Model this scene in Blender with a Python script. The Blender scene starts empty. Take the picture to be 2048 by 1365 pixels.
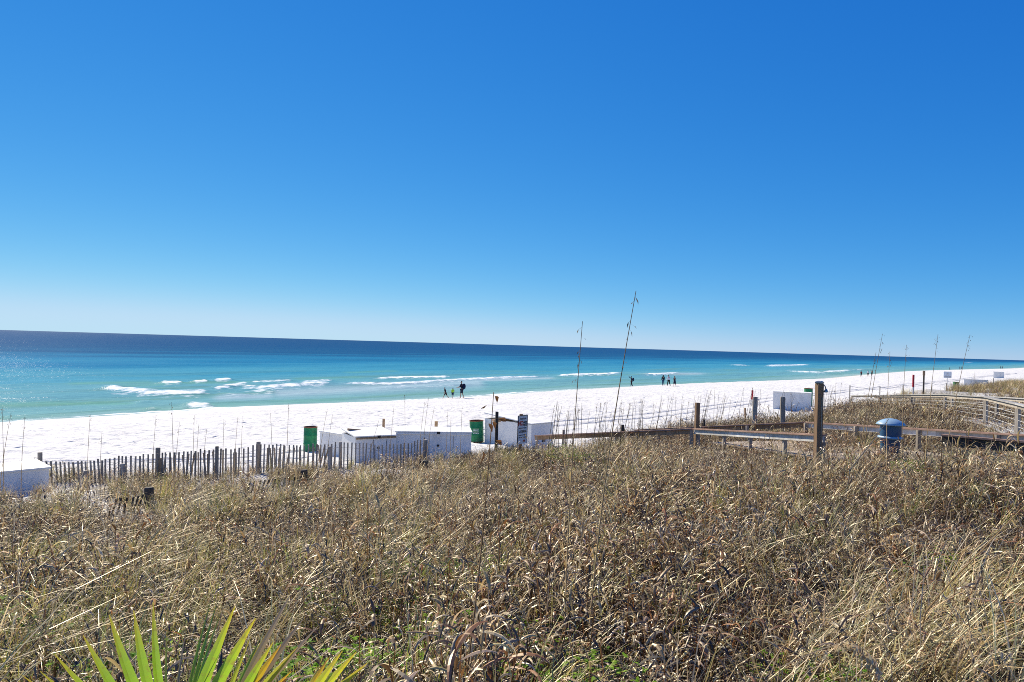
import bpy, math, random
import numpy as np
from mathutils import Vector, Matrix

R = math.radians
random.seed(7); rng = np.random.default_rng(7)
scene = bpy.context.scene
COL = scene.collection

# ------------------------------------------------------------------ camera
CAMZ = 7.0
FPX = 1365.0
cam_d = bpy.data.cameras.new('camera'); cam = bpy.data.objects.new('camera', cam_d)
COL.objects.link(cam)
cam_d.sensor_width = 36.0; cam_d.lens = 36.0 * FPX / 2048.0
cam_d.clip_start = 0.05; cam_d.clip_end = 90000
CAMM = Matrix.Translation((0, 0, CAMZ)) @ Matrix.Rotation(R(90.336), 4, 'X') @ Matrix.Rotation(R(1.706), 4, 'Z')
cam.matrix_world = CAMM
scene.camera = cam

# ------------------------------------------------------------------ sky, sun, exposure
SUN_AZ = -37.0      # degrees from +Y, negative = towards -X
SUN_EL = 37.0
w = bpy.data.worlds.new('World'); scene.world = w; w.use_nodes = True
nt = w.node_tree; nt.nodes.clear()
sky = nt.nodes.new('ShaderNodeTexSky'); sky.sky_type = 'NISHITA'; sky.sun_disc = False
sky.sun_elevation = R(SUN_EL); sky.sun_rotation = R(SUN_AZ)
sky.air_density = 0.6; sky.dust_density = 0.0; sky.ozone_density = 3.0; sky.altitude = 0
EXPO = 0.62; SKY_STRENGTH = 0.10
# photographic response of the sky: one contrast exponent per colour channel, the same in every direction
sep = nt.nodes.new('ShaderNodeSeparateColor'); com = nt.nodes.new('ShaderNodeCombineColor')
nt.links.new(sky.outputs[0], sep.inputs[0])
for ch, (ex, kk) in enumerate(((1.6, 0.0218), (0.80, 0.122), (0.37, 0.40))):
    pw = nt.nodes.new('ShaderNodeMath'); pw.operation = 'POWER'; pw.inputs[1].default_value = ex
    ml = nt.nodes.new('ShaderNodeMath'); ml.operation = 'MULTIPLY'; ml.inputs[1].default_value = kk / (2 ** EXPO * SKY_STRENGTH)
    mn = nt.nodes.new('ShaderNodeMath'); mn.operation = 'SMOOTH_MIN'; mn.inputs[1].default_value = (0.52, 0.76, 0.95)[ch] / (2 ** EXPO * SKY_STRENGTH); mn.inputs[2].default_value = 0.25 / (2 ** EXPO * SKY_STRENGTH)
    nt.links.new(sep.outputs[ch], pw.inputs[0]); nt.links.new(pw.outputs[0], ml.inputs[0]); nt.links.new(ml.outputs[0], mn.inputs[0]); nt.links.new(mn.outputs[0], com.inputs[ch])
bg = nt.nodes.new('ShaderNodeBackground'); bg.inputs['Strength'].default_value = SKY_STRENGTH
out = nt.nodes.new('ShaderNodeOutputWorld')
nt.links.new(com.outputs[0], bg.inputs['Color'])
nt.links.new(bg.outputs[0], out.inputs['Surface'])

sl = bpy.data.lights.new('sun', 'SUN'); sl.energy = 5.0; sl.angle = R(0.53); sl.color = (1.0, 0.905, 0.74)
sun = bpy.data.objects.new('sun', sl); COL.objects.link(sun)
sdir = Vector((math.sin(R(SUN_AZ)) * math.cos(R(SUN_EL)), math.cos(R(SUN_AZ)) * math.cos(R(SUN_EL)), math.sin(R(SUN_EL))))
sun.rotation_euler = (-sdir).to_track_quat('-Z', 'Y').to_euler(); sun.location = sdir * 50

vs = scene.view_settings
scene.display_settings.display_device = 'sRGB'
vs.view_transform = 'Standard'; vs.look = 'None'; vs.gamma = 1.0; vs.use_curve_mapping = False
vs.exposure = EXPO
cy = scene.cycles
cy.max_bounces = 8; cy.diffuse_bounces = 3; cy.glossy_bounces = 3; cy.transmission_bounces = 4; cy.transparent_max_bounces = 8
cy.sample_clamp_indirect = 6.0
cy.use_denoising = False
cy.filter_width = 0.95
cy.sample_clamp_direct = 3.0

# ------------------------------------------------------------------ helpers
def pdir(px, py):
    v = Vector(((px - 1024.0) / FPX, -(py - 682.5) / FPX, -1.0))
    return (CAMM.to_3x3() @ v)
def at(px, py, d):
    v = pdir(px, py); v = v * (d / v.y)
    return Vector((v.x, v.y, v.z + CAMZ))
def hor(px): return 660.0 + px * 61.0 / 2048.0
def xat(px, d): return at(px, hor(px) + 180, d).x

def link(o): COL.objects.link(o); return o
def tag(o, label, cat, group=None, kind=None):
    o['label'] = label; o['category'] = cat
    if group: o['group'] = group
    if kind: o['kind'] = kind
    return o
def empty(name, loc, label=None, cat=None, group=None):
    o = link(bpy.data.objects.new(name, None)); o.location = loc; o.empty_display_size = 0.2
    if label: tag(o, label, cat, group)
    return o

def chain_off(p):
    off = Vector((0, 0, 0))
    while p is not None:
        off += Vector(p.matrix_basis.translation); p = p.parent
    return off
class MB:
    def __init__(s): s.v = []; s.f = []
    def add(s, vs_, fs_):
        n = len(s.v); s.v += [tuple(v) for v in vs_]; s.f += [tuple(i + n for i in f) for f in fs_]; return s
    def obox(s, c, ax, ay, az):
        """c centre, three half-axis vectors"""
        c = Vector(c); ax = Vector(ax); ay = Vector(ay); az = Vector(az)
        P = [c + ax * i + ay * j + az * k for k in (-1, 1) for j in (-1, 1) for i in (-1, 1)]
        return s.add(P, [(0, 2, 3, 1), (4, 5, 7, 6), (0, 1, 5, 4), (2, 6, 7, 3), (0, 4, 6, 2), (1, 3, 7, 5)])
    def beam(s, p, q, wd, ht):
        """box from p to q, wd wide sideways, ht tall"""
        p = Vector(p); q = Vector(q); d = (q - p); L = d.length; d.normalize()
        side = d.cross(Vector((0, 0, 1)))
        if side.length < 1e-3: side = Vector((1, 0, 0))
        side.normalize(); up = side.cross(d)
        return s.obox((p + q) / 2, d * L / 2, side * wd / 2, up * ht / 2)
    def tube(s, pts, rad, n=8, cap=True):
        pts = [Vector(p) for p in pts]
        if not hasattr(rad, '__len__'): rad = [rad] * len(pts)
        prev = None; base = len(s.v); m = len(pts)
        for i, p in enumerate(pts):
            t = (pts[min(i + 1, m - 1)] - pts[max(i - 1, 0)]).normalized()
            if prev is None:
                a = t.cross(Vector((0, 0, 1)))
                if a.length < 1e-2: a = t.cross(Vector((0, 1, 0)))
                a.normalize()
            else:
                a = (prev - t * prev.dot(t)); a.normalize()
            prev = a; b = t.cross(a)
            for k in range(n):
                an = 2 * math.pi * k / n
                s.v.append(tuple(p + (a * math.cos(an) + b * math.sin(an)) * rad[i]))
        for i in range(m - 1):
            for k in range(n):
                s.f.append((base + i * n + k, base + i * n + (k + 1) % n, base + (i + 1) * n + (k + 1) % n, base + (i + 1) * n + k))
        if cap:
            s.f.append(tuple(base + k for k in range(n))[::-1]); s.f.append(tuple(base + (m - 1) * n + k for k in range(n)))
        return s
    def lathe(s, c, prof, n=20, cap0=True, cap1=True):
        base = len(s.v); c = Vector(c)
        for r, z in prof:
            for k in range(n):
                an = 2 * math.pi * k / n
                s.v.append((c.x + r * math.cos(an), c.y + r * math.sin(an), c.z + z))
        for i in range(len(prof) - 1):
            for k in range(n):
                s.f.append((base + i * n + k, base + i * n + (k + 1) % n, base + (i + 1) * n + (k + 1) % n, base + (i + 1) * n + k))
        if cap0: s.f.append(tuple(base + k for k in range(n))[::-1])
        if cap1: s.f.append(tuple(base + (len(prof) - 1) * n + k for k in range(n)))
        return s
    def build(s, name, mat, parent=None, smooth=False, bevel=0):
        off = chain_off(parent)
        me = bpy.data.meshes.new(name)
        me.from_pydata([(x - off.x, y - off.y, z - off.z) for x, y, z in s.v], [], s.f); me.update()
        if smooth:
            me.polygons.foreach_set('use_smooth', [True] * len(me.polygons))
        me.materials.append(mat)
        o = link(bpy.data.objects.new(name, me)); o.parent = parent
        if bevel:
            b = o.modifiers.new('bevel', 'BEVEL'); b.width = bevel; b.segments = 1; b.limit_method = 'ANGLE'
        return o

def interp(x, xs, ys): return np.interp(x, xs, ys)
def smooth01(x, a, b):
    t = np.clip((x - a) / (b - a), 0, 1); return t * t * (3 - 2 * t)

# cheap vector value noise in numpy
_perm = rng.random((256, 256))
def vnoise(x, y):
    xi = np.floor(x).astype(int); yi = np.floor(y).astype(int)
    fx = x - xi; fy = y - yi; fx = fx * fx * (3 - 2 * fx); fy = fy * fy * (3 - 2 * fy)
    g = lambda i, j: _perm[i & 255, j & 255]
    return (g(xi, yi) * (1 - fx) + g(xi + 1, yi) * fx) * (1 - fy) + (g(xi, yi + 1) * (1 - fx) + g(xi + 1, yi + 1) * fx) * fy
def fbm(x, y, o=4):
    r = 0; a = 0.5; t = 0
    for i in range(o):
        r = r + a * vnoise(x * 2 ** i + 17.3 * i, y * 2 ** i + 5.1 * i); t += a; a *= 0.5
    return r / t

# ------------------------------------------------------------------ materials
def mat(name):
    m = bpy.data.materials.new(name); m.use_nodes = True; m.node_tree.nodes.clear()
    t = m.node_tree; o = t.nodes.new('ShaderNodeOutputMaterial')
    return m, t, o
def N(t, typ, **kw):
    n = t.nodes.new(typ)
    for k, v in kw.items():
        if k.startswith('i_'): n.inputs[k[2:].replace('_', ' ')].default_value = v
        else: setattr(n, k, v)
    return n
def ramp(t, stops):
    r = t.nodes.new('ShaderNodeValToRGB'); e = r.color_ramp.elements
    while len(e) > 1: e.remove(e[-1])
    e[0].position = stops[0][0]; e[0].color = (*stops[0][1], 1)
    for p, c in stops[1:]:
        x = e.new(p); x.color = (*c, 1)
    return r
def principled(name, col, rough=0.6, var=0.15, scale=8.0, bump=0.0, bscale=40.0, metal=0.0, stretch=None, spec=0.3, stain=None, stain_amt=0.5):
    """noise-varied painted / plain surface"""
    m, t, o = mat(name)
    p = N(t, 'ShaderNodeBsdfPrincipled'); p.inputs['Roughness'].default_value = rough
    p.inputs['Metallic'].default_value = metal; p.inputs['Specular IOR Level'].default_value = spec
    tc = N(t, 'ShaderNodeTexCoord'); mp = N(t, 'ShaderNodeMapping')
    if stretch: mp.inputs['Scale'].default_value = stretch
    t.links.new(tc.outputs['Object'], mp.inputs['Vector'])
    n = N(t, 'ShaderNodeTexNoise'); n.inputs['Scale'].default_value = scale; n.inputs['Detail'].default_value = 6
    t.links.new(mp.outputs[0], n.inputs['Vector'])
    lo = tuple(c * (1 - var) for c in col); hi = tuple(min(1, c * (1 + var)) for c in col)
    r = ramp(t, [(0.3, lo), (0.7, hi)]); t.links.new(n.outputs['Fac'], r.inputs['Fac'])
    last = r.outputs['Color']
    if stain:
        n2 = N(t, 'ShaderNodeTexNoise'); n2.inputs['Scale'].default_value = scale * 0.45; n2.inputs['Detail'].default_value = 8
        n2.inputs['Roughness'].default_value = 0.7
        t.links.new(mp.outputs[0], n2.inputs['Vector'])
        r2 = ramp(t, [(0.52, (0, 0, 0)), (0.68, (stain_amt,) * 3)]); t.links.new(n2.outputs['Fac'], r2.inputs['Fac'])
        mx = N(t, 'ShaderNodeMixRGB'); mx.inputs['Color2'].default_value = (*stain, 1)
        t.links.new(r2.outputs['Color'], mx.inputs['Fac']); t.links.new(last, mx.inputs['Color1']); last = mx.outputs[0]
    t.links.new(last, p.inputs['Base Color'])
    if bump:
        n3 = N(t, 'ShaderNodeTexNoise'); n3.inputs['Scale'].default_value = bscale; n3.inputs['Detail'].default_value = 4
        t.links.new(mp.outputs[0], n3.inputs['Vector'])
        b = N(t, 'ShaderNodeBump'); b.inputs['Strength'].default_value = bump; b.inputs['Distance'].default_value = 0.01
        t.links.new(n3.outputs['Fac'], b.inputs['Height']); t.links.new(b.outputs[0], p.inputs['Normal'])
    t.links.new(p.outputs[0], o.inputs['Surface'])
    return m
def wood(name, a, b, stretch=(1, 1, 0.08), scale=18.0, rough=0.8):
    m, t, o = mat(name)
    p = N(t, 'ShaderNodeBsdfPrincipled'); p.inputs['Roughness'].default_value = rough; p.inputs['Specular IOR Level'].default_value = 0.15
    tc = N(t, 'ShaderNodeTexCoord'); mp = N(t, 'ShaderNodeMapping'); mp.inputs['Scale'].default_value = stretch
    oi = N(t, 'ShaderNodeObjectInfo')
    ad = N(t, 'ShaderNodeVectorMath', operation='ADD'); t.links.new(tc.outputs['Object'], ad.inputs[0])
    mu = N(t, 'ShaderNodeVectorMath', operation='SCALE'); mu.inputs['Scale'].default_value = 37.0
    cx = N(t, 'ShaderNodeCombineXYZ')
    for k in range(3): t.links.new(oi.outputs['Random'], cx.inputs[k])
    t.links.new(cx.outputs[0], mu.inputs[0]); t.links.new(mu.outputs[0], ad.inputs[1])
    t.links.new(ad.outputs[0], mp.inputs['Vector'])
    n = N(t, 'ShaderNodeTexNoise'); n.inputs['Scale'].default_value = scale; n.inputs['Detail'].default_value = 8; n.inputs['Roughness'].default_value = 0.65
    t.links.new(mp.outputs[0], n.inputs['Vector'])
    r = ramp(t, [(0.3, a), (0.68, b)]); t.links.new(n.outputs['Fac'], r.inputs['Fac'])
    hv = N(t, 'ShaderNodeHueSaturation'); mr = N(t, 'ShaderNodeMapRange'); mr.inputs['To Min'].default_value = 0.7; mr.inputs['To Max'].default_value = 1.25
    t.links.new(oi.outputs['Random'], mr.inputs['Value']); t.links.new(mr.outputs[0], hv.inputs['Value'])
    t.links.new(r.outputs[0], hv.inputs['Color']); t.links.new(hv.outputs[0], p.inputs['Base Color'])
    bp = N(t, 'ShaderNodeBump'); bp.inputs['Strength'].default_value = 0.6; bp.inputs['Distance'].default_value = 0.006
    t.links.new(n.outputs['Fac'], bp.inputs['Height']); t.links.new(bp.outputs[0], p.inputs['Normal'])
    t.links.new(p.outputs[0], o.inputs['Surface'])
    return m

M = {}
M['grey_wood'] = wood('grey_wood', (0.20, 0.17, 0.135), (0.48, 0.43, 0.36))
M['slat_wood'] = wood('slat_wood', (0.22, 0.185, 0.14), (0.50, 0.44, 0.36), scale=30)
M['dark_wood'] = wood('dark_wood', (0.03, 0.027, 0.024), (0.11, 0.095, 0.08))
M['brown_wood'] = wood('brown_wood', (0.20, 0.12, 0.065), (0.42, 0.28, 0.17))
M['red_cap'] = wood('red_cap', (0.22, 0.13, 0.095), (0.42, 0.28, 0.21), stretch=(1, 1, 1), scale=7)
M['pale_board'] = wood('pale_board', (0.46, 0.43, 0.37), (0.82, 0.79, 0.72), stretch=(1, 1, 1), scale=6)
M['deck_wood'] = wood('deck_wood', (0.28, 0.22, 0.16), (0.52, 0.43, 0.33), stretch=(1, 1, 1), scale=7)
M['grey_deck'] = wood('grey_deck', (0.25, 0.24, 0.23), (0.46, 0.45, 0.43), stretch=(1, 1, 1), scale=7)
M['plywood'] = wood('plywood', (0.30, 0.19, 0.10), (0.52, 0.36, 0.21), stretch=(1, 1, 1), scale=6)
M['white_paint'] = principled('white_paint', (0.80, 0.78, 0.725), 0.55, var=0.05, scale=3.0, bump=0.15, bscale=25, stretch=(1, 1, 0.35), stain=(0.48, 0.45, 0.42), stain_amt=0.45)
M['green_paint'] = principled('green_paint', (0.012, 0.20, 0.075), 0.45, var=0.25, scale=6.0, stain=(0.13, 0.055, 0.03), stain_amt=0.55, bump=0.2, bscale=20)
M['rust'] = principled('rust', (0.22, 0.075, 0.035), 0.85, var=0.4, scale=14.0, bump=0.4, bscale=50)
M['stencil'] = principled('stencil', (0.62, 0.66, 0.62), 0.7, var=0.2, scale=30)
M['red_paint'] = principled('red_paint', (0.42, 0.02, 0.03), 0.5, var=0.2, scale=8)
M['post_white'] = principled('post_white', (0.6, 0.58, 0.55), 0.7, var=0.15, scale=8)
M['sign_face'] = principled('sign_face', (0.80, 0.77, 0.74), 0.5, var=0.08, scale=9, stain=(0.35, 0.3, 0.3), stain_amt=0.4)
M['sign_white'] = principled('sign_white', (0.72, 0.75, 0.78), 0.5, var=0.04, scale=4)
M['ink_black'] = principled('ink_black', (0.02, 0.02, 0.022), 0.6, var=0.1)
M['ink_red'] = principled('ink_red', (0.55, 0.05, 0.02), 0.6, var=0.15)
M['blue_metal'] = principled('blue_metal', (0.26, 0.40, 0.52), 0.38, var=0.1, scale=7, spec=0.5, stain=(0.22, 0.3, 0.38), stain_amt=0.5)
M['blue_dark'] = principled('blue_dark', (0.03, 0.10, 0.19), 0.4, var=0.15, scale=7, spec=0.5)
M['metal'] = principled('metal', (0.30, 0.32, 0.33), 0.35, var=0.15, metal=0.8)
M['wire'] = principled('wire', (0.22, 0.22, 0.22), 0.5, var=0.1, metal=0.4)
M['rope'] = principled('rope', (0.55, 0.54, 0.52), 0.8, var=0.1)

def leaf_mat(name, transl=0.35, rand=0.35, rough=0.55, sat=1.0, objrand=True, gloss=0.075, spots=False):
    m, t, o = mat(name)
    at_ = N(t, 'ShaderNodeAttribute'); at_.attribute_name = 'Col'
    hv = N(t, 'ShaderNodeHueSaturation'); hv.inputs['Saturation'].default_value = sat
    if objrand:
        oi = N(t, 'ShaderNodeObjectInfo')
        mr = N(t, 'ShaderNodeMapRange'); mr.inputs['To Min'].default_value = 1 - rand; mr.inputs['To Max'].default_value = 1 + rand
        t.links.new(oi.outputs['Random'], mr.inputs['Value']); t.links.new(mr.outputs[0], hv.inputs['Value'])
    if spots:
        tc = N(t, 'ShaderNodeTexCoord'); ns = N(t, 'ShaderNodeTexNoise'); ns.inputs['Scale'].default_value = 60; ns.inputs['Detail'].default_value = 6; t.links.new(tc.outputs['Object'], ns.inputs['Vector'])
        rs = ramp(t, [(0.56, (0, 0, 0)), (0.72, (.75, .75, .75))]); t.links.new(ns.outputs['Fac'], rs.inputs['Fac'])
        ms = N(t, 'ShaderNodeMixRGB'); ms.inputs['Color2'].default_value = (0.30, 0.22, 0.05, 1); t.links.new(rs.outputs[0], ms.inputs['Fac']); t.links.new(at_.outputs['Color'], ms.inputs['Color1']); t.links.new(ms.outputs[0], hv.inputs['Color'])
    else:
        t.links.new(at_.outputs['Color'], hv.inputs['Color'])
    d = N(t, 'ShaderNodeBsdfDiffuse'); tr = N(t, 'ShaderNodeBsdfTranslucent')
    mx = N(t, 'ShaderNodeMixShader'); mx.inputs[0].default_value = transl
    t.links.new(hv.outputs[0], d.inputs['Color']); t.links.new(hv.outputs[0], tr.inputs['Color'])
    t.links.new(d.outputs[0], mx.inputs[1]); t.links.new(tr.outputs[0], mx.inputs[2])
    g = N(t, 'ShaderNodeBsdfGlossy'); g.inputs['Roughness'].default_value = rough; g.inputs['Color'].default_value = (1.0, 0.93, 0.8, 1)
    m2 = N(t, 'ShaderNodeMixShader'); m2.inputs[0].default_value = gloss
    t.links.new(mx.outputs[0], m2.inputs[1]); t.links.new(g.outputs[0], m2.inputs[2])
    t.links.new(m2.outputs[0], o.inputs['Surface'])
    return m
M['leaf'] = leaf_mat('dry_leaf', 0.36, 0.45, rough=.42)
M['herb'] = leaf_mat('herb_leaf', 0.5, 0.25, gloss=0.012)
M['palm'] = leaf_mat('palm_leaf', 0.55, 0.0, rough=0.4, objrand=False, spots=True)
M['matte'] = leaf_mat('matte_leaf', 0.25, 0.2, gloss=0.0)
M['stalk'] = leaf_mat('stalk', 0.45, 0.2, gloss=0.02)

# ------------------------------------------------------------------ terrain function
CA = np.array([-400, -60, 12.7, 34.2, 50.5, 62, 85, 115.9, 150, 191.6, 260, 355, 480, 622, 900, 40000])
CC = np.array([-54, -54, -52.8, -55.6, -52.0, -54.6, -55.5, -57.0, -54, -52.0, -58, -64, -58, -50, -54, -54])
def crest(a):
    r = 0
    for k in (-1, -0.5, 0, 0.5, 1):
        r = r + np.interp(a + k * (6 + 0.06 * np.abs(a)), CA, CC)
    return r / 5
def shore(X, Y):
    a = 0.66 * X + 0.75 * Y; c = 0.75 * X - 0.66 * Y
    return a, c - crest(a)
ZS = np.array([-4000, -60, -25, -14, -9, -4, -1.5, 1.0, 6, 25, 35, 60, 400, 4000])
ZV = np.array([-6, -4, -1.8, -0.7, 0.0, 0.62, 0.95, 1.1, 1.3, 2.5, 2.95, 3.2, 4.0, 6])
def zbeach(s): return np.interp(s, ZS, ZV)

CP = []
def row(d, pts):
    for px, z in pts: CP.append((px, d, z))
row(1.8, [(-500, 5.3), (600, 5.3), (1500, 5.3), (2500, 5.35)])
row(3, [(-400, 5.05), (0, 5.08), (600, 5.08), (1024, 5.1), (1500, 5.12), (2048, 5.2), (2400, 5.2)])
row(4.2, [(-400, 4.75), (0, 4.8), (600, 4.8), (1024, 4.85), (1500, 4.95), (2048, 5.15), (2400, 5.2)])
row(6, [(-400, 4.4), (0, 4.45), (500, 4.5), (1024, 4.6), (1500, 4.9), (2048, 5.25), (2400, 5.3)])
row(8, [(-400, 4.1), (0, 4.2), (500, 4.25), (1024, 4.5), (1500, 4.82), (2048, 5.25), (2400, 5.3)])
row(10, [(-400, 3.9), (0, 4.0), (300, 4.05), (700, 4.15), (1100, 4.5), (1400, 4.66), (1800, 5.05), (2048, 5.1), (2400, 5.1)])
row(12.5, [(-400, 3.6), (0, 3.75), (300, 3.85), (700, 4.05), (1000, 4.3), (1400, 4.5), (1700, 4.72), (1800, 4.85), (1920, 4.6), (2048, 4.4), (2400, 4.6)])
row(16, [(-400, 3.3), (0, 3.5), (300, 3.5), (600, 3.62), (850, 3.8), (1000, 4.05), (1100, 4.15), (1400, 4.1), (1640, 4.2), (1800, 4.15), (2048, 4.2), (2400, 4.4)])
row(19, [(-400, 3.1), (0, 3.3), (300, 3.33), (600, 3.4), (850, 3.5), (1000, 3.75), (1100, 3.7), (1400, 3.95), (1640, 4.1), (2048, 4.35), (2400, 4.6)])
row(23, [(0, None), (500, None), (900, 3.12), (1050, 3.2), (1250, 3.45), (1400, 3.6), (1600, 3.9), (1700, 4.3), (1850, 4.35), (2048, 4.5), (2400, 4.8)])
row(28, [(0, None), (500, None), (900, None), (1100, None), (1250, 3.25), (1450, 3.75), (1600, 3.9), (1700, 4.35), (1850, 4.1), (2048, 4.3), (2400, 4.8)])
row(35, [(0, None), (500, None), (900, None), (1100, None), (1300, None), (1500, None), (1620, 3.3), (1690, 4.0), (1850, 3.75), (2048, 4.1), (2400, 4.6)])
row(48, [(0, None), (500, None), (1100, None), (1500, None), (1650, None), (1720, 3.4), (1850, 3.5), (2048, 3.9), (2400, 4.3)])
row(70, [(0, None), (500, None), (1100, None), (1500, None), (1650, None), (1740, None), (1850, 3.75), (1960, 3.5), (2048, 3.9), (2400, 4.3)])
row(95, [(0, None), (500, None), (1100, None), (1500, None), (1900, None), (1980, 3.9), (2030, 4.6), (2120, 4.8), (2400, 4.3)])
_cp = []
for px, d, z in CP:
    X = xat(px, d); a, s = shore(X, d); zb = float(zbeach(s))
    _cp.append((math.atan2(X, d), math.log(math.hypot(X, d)), 0.0 if z is None else z - zb))
_cp = np.array(_cp)
def _k(r): return np.where(r > 1e-9, r * r * np.log(r + 1e-12), 0.0)
_P = _cp[:, :2] * np.array([1.6, 1.0])
def _solve():
    n = len(_P); D = np.linalg.norm(_P[:, None] - _P[None], axis=2)
    A = np.zeros((n + 3, n + 3)); A[:n, :n] = _k(D) + np.eye(n) * 1e-3
    A[:n, n] = 1; A[:n, n + 1:] = _P; A[n, :n] = 1; A[n + 1:, :n] = _P.T
    b = np.zeros(n + 3); b[:n] = _cp[:, 2]
    return np.linalg.solve(A, b)
_W = _solve()
def dune_raw(X, Y):
    th = np.clip(np.arctan2(X, np.maximum(Y, 1e-3)), -0.82, 0.80) * 1.6
    lr = np.clip(np.log(np.hypot(X, Y) + 1e-6), math.log(1.7), math.log(125))
    out_ = np.zeros_like(X); n = len(_P)
    for i in range(n):
        out_ += _W[i] * _k(np.hypot(th - _P[i, 0], lr - _P[i, 1]))
    return out_ + _W[n] + _W[n + 1] * th + _W[n + 2] * lr
def zt(X, Y, detail=True):
    X = np.atleast_1d(np.asarray(X, float)); Y = np.atleast_1d(np.asarray(Y, float))
    a, s = shore(X, Y); zb = zbeach(s)
    r = np.hypot(X, Y)
    du = dune_raw(X, Y) * smooth01(s, 8, 16)
    far = smooth01(s, 42, 56) * (0.6 + 2.6 * fbm(X / 22 + 3, Y / 22)) * 0.8
    k = smooth01(r, 90, 125)
    z = zb + du * (1 - k) + far * k
    if detail:
        m = smooth01(s, 3, 9) * (1 - 0.0 * s)
        cc = 0.75 * X - 0.66 * Y
        trk = 1 - np.exp(-((cc + 23.05) / 1.6) ** 2)
        dim = (vnoise(X * 1.9, Y * 1.9) - 0.5) * 0.085 + (vnoise(X * 0.8 + 9, Y * 0.8) - 0.5) * 0.10 + (vnoise(X * 4.3, Y * 4.3) - 0.5) * 0.035
        tr = smooth01(fbm(X / 5 + 60, Y / 5), .40, .58) * m * (1 - smooth01(r, 90, 120))
        feet = smooth01(vnoise(X * 2.3 + 80, Y * 2.3), .66, .86) * 0.075 + smooth01(vnoise(X * 3.7 + 10, Y * 3.7 + 3), .70, .88) * 0.05
        z = z + 0.30 * (fbm(X * .55 + 70, Y * .55 + 20, 3) - .5) * smooth01(s, 33, 40) * (1 - smooth01(r, 30, 60)) * smooth01(r, 1.5, 3)
        z = z + (dim * (0.25 + 0.75 * m) - feet * tr) * trk * smooth01(s, -8, 0)
    return z
def ground(X, Y, detail=False): return float(zt(np.array([X]), np.array([Y]), detail)[0])
def gp(px, d, detail=False):
    X = xat(px, d); return Vector((X, d, ground(X, d, detail)))

# limit of the vegetation towards the beach (distance by bearing), bare patches
LPX = [-300, 0, 300, 430, 600, 850, 950, 1060, 1100, 1250, 1450, 1560, 1640, 1720, 1800, 1900, 2000, 2048, 2500]
LD = [16, 16.9, 17.4, 17.9, 19.4, 20.8, 20.0, 21.0, 23.5, 28, 33, 31, 36, 47, 66, 80, 100, 120, 140]
BARE = [(45, 14.2, 1.5, .9), (100, 13.2, 1.0, .6), (180, 12.4, .7, .5), (725, 17.8, .9, .8), (780, 18.2, .7, .5), (480, 17.0, 1.2, .5), (1960, 33, 3.2, 2.2), (1930, 40, 3, 3.5), (2030, 17.6, 1.0, 1.6), (1995, 58, 5, 4), (1965, 76, 3, 5), (1700, 50, 3, 5), (2040, 50, 5, 3)]
def bearing_px(X, Y): return 1024 + FPX * X / np.maximum(Y, .01)
def cover(X, Y, seed=0.0):
    px = bearing_px(X, Y); lim = np.interp(px, LPX, LD)
    lim = lim * (1 + .10 * (fbm(X * .5 + seed, Y * .5) - .5))
    c = 1 - smooth01(Y, lim * .955, lim * 1.01)
    for bp, bd, rx, ry in BARE:
        bx = xat(bp, bd); c = c * (1 - .95 * np.exp(-(((X - bx) / rx) ** 2 + ((Y - bd) / ry) ** 2) ** 1.5))
    return c
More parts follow.
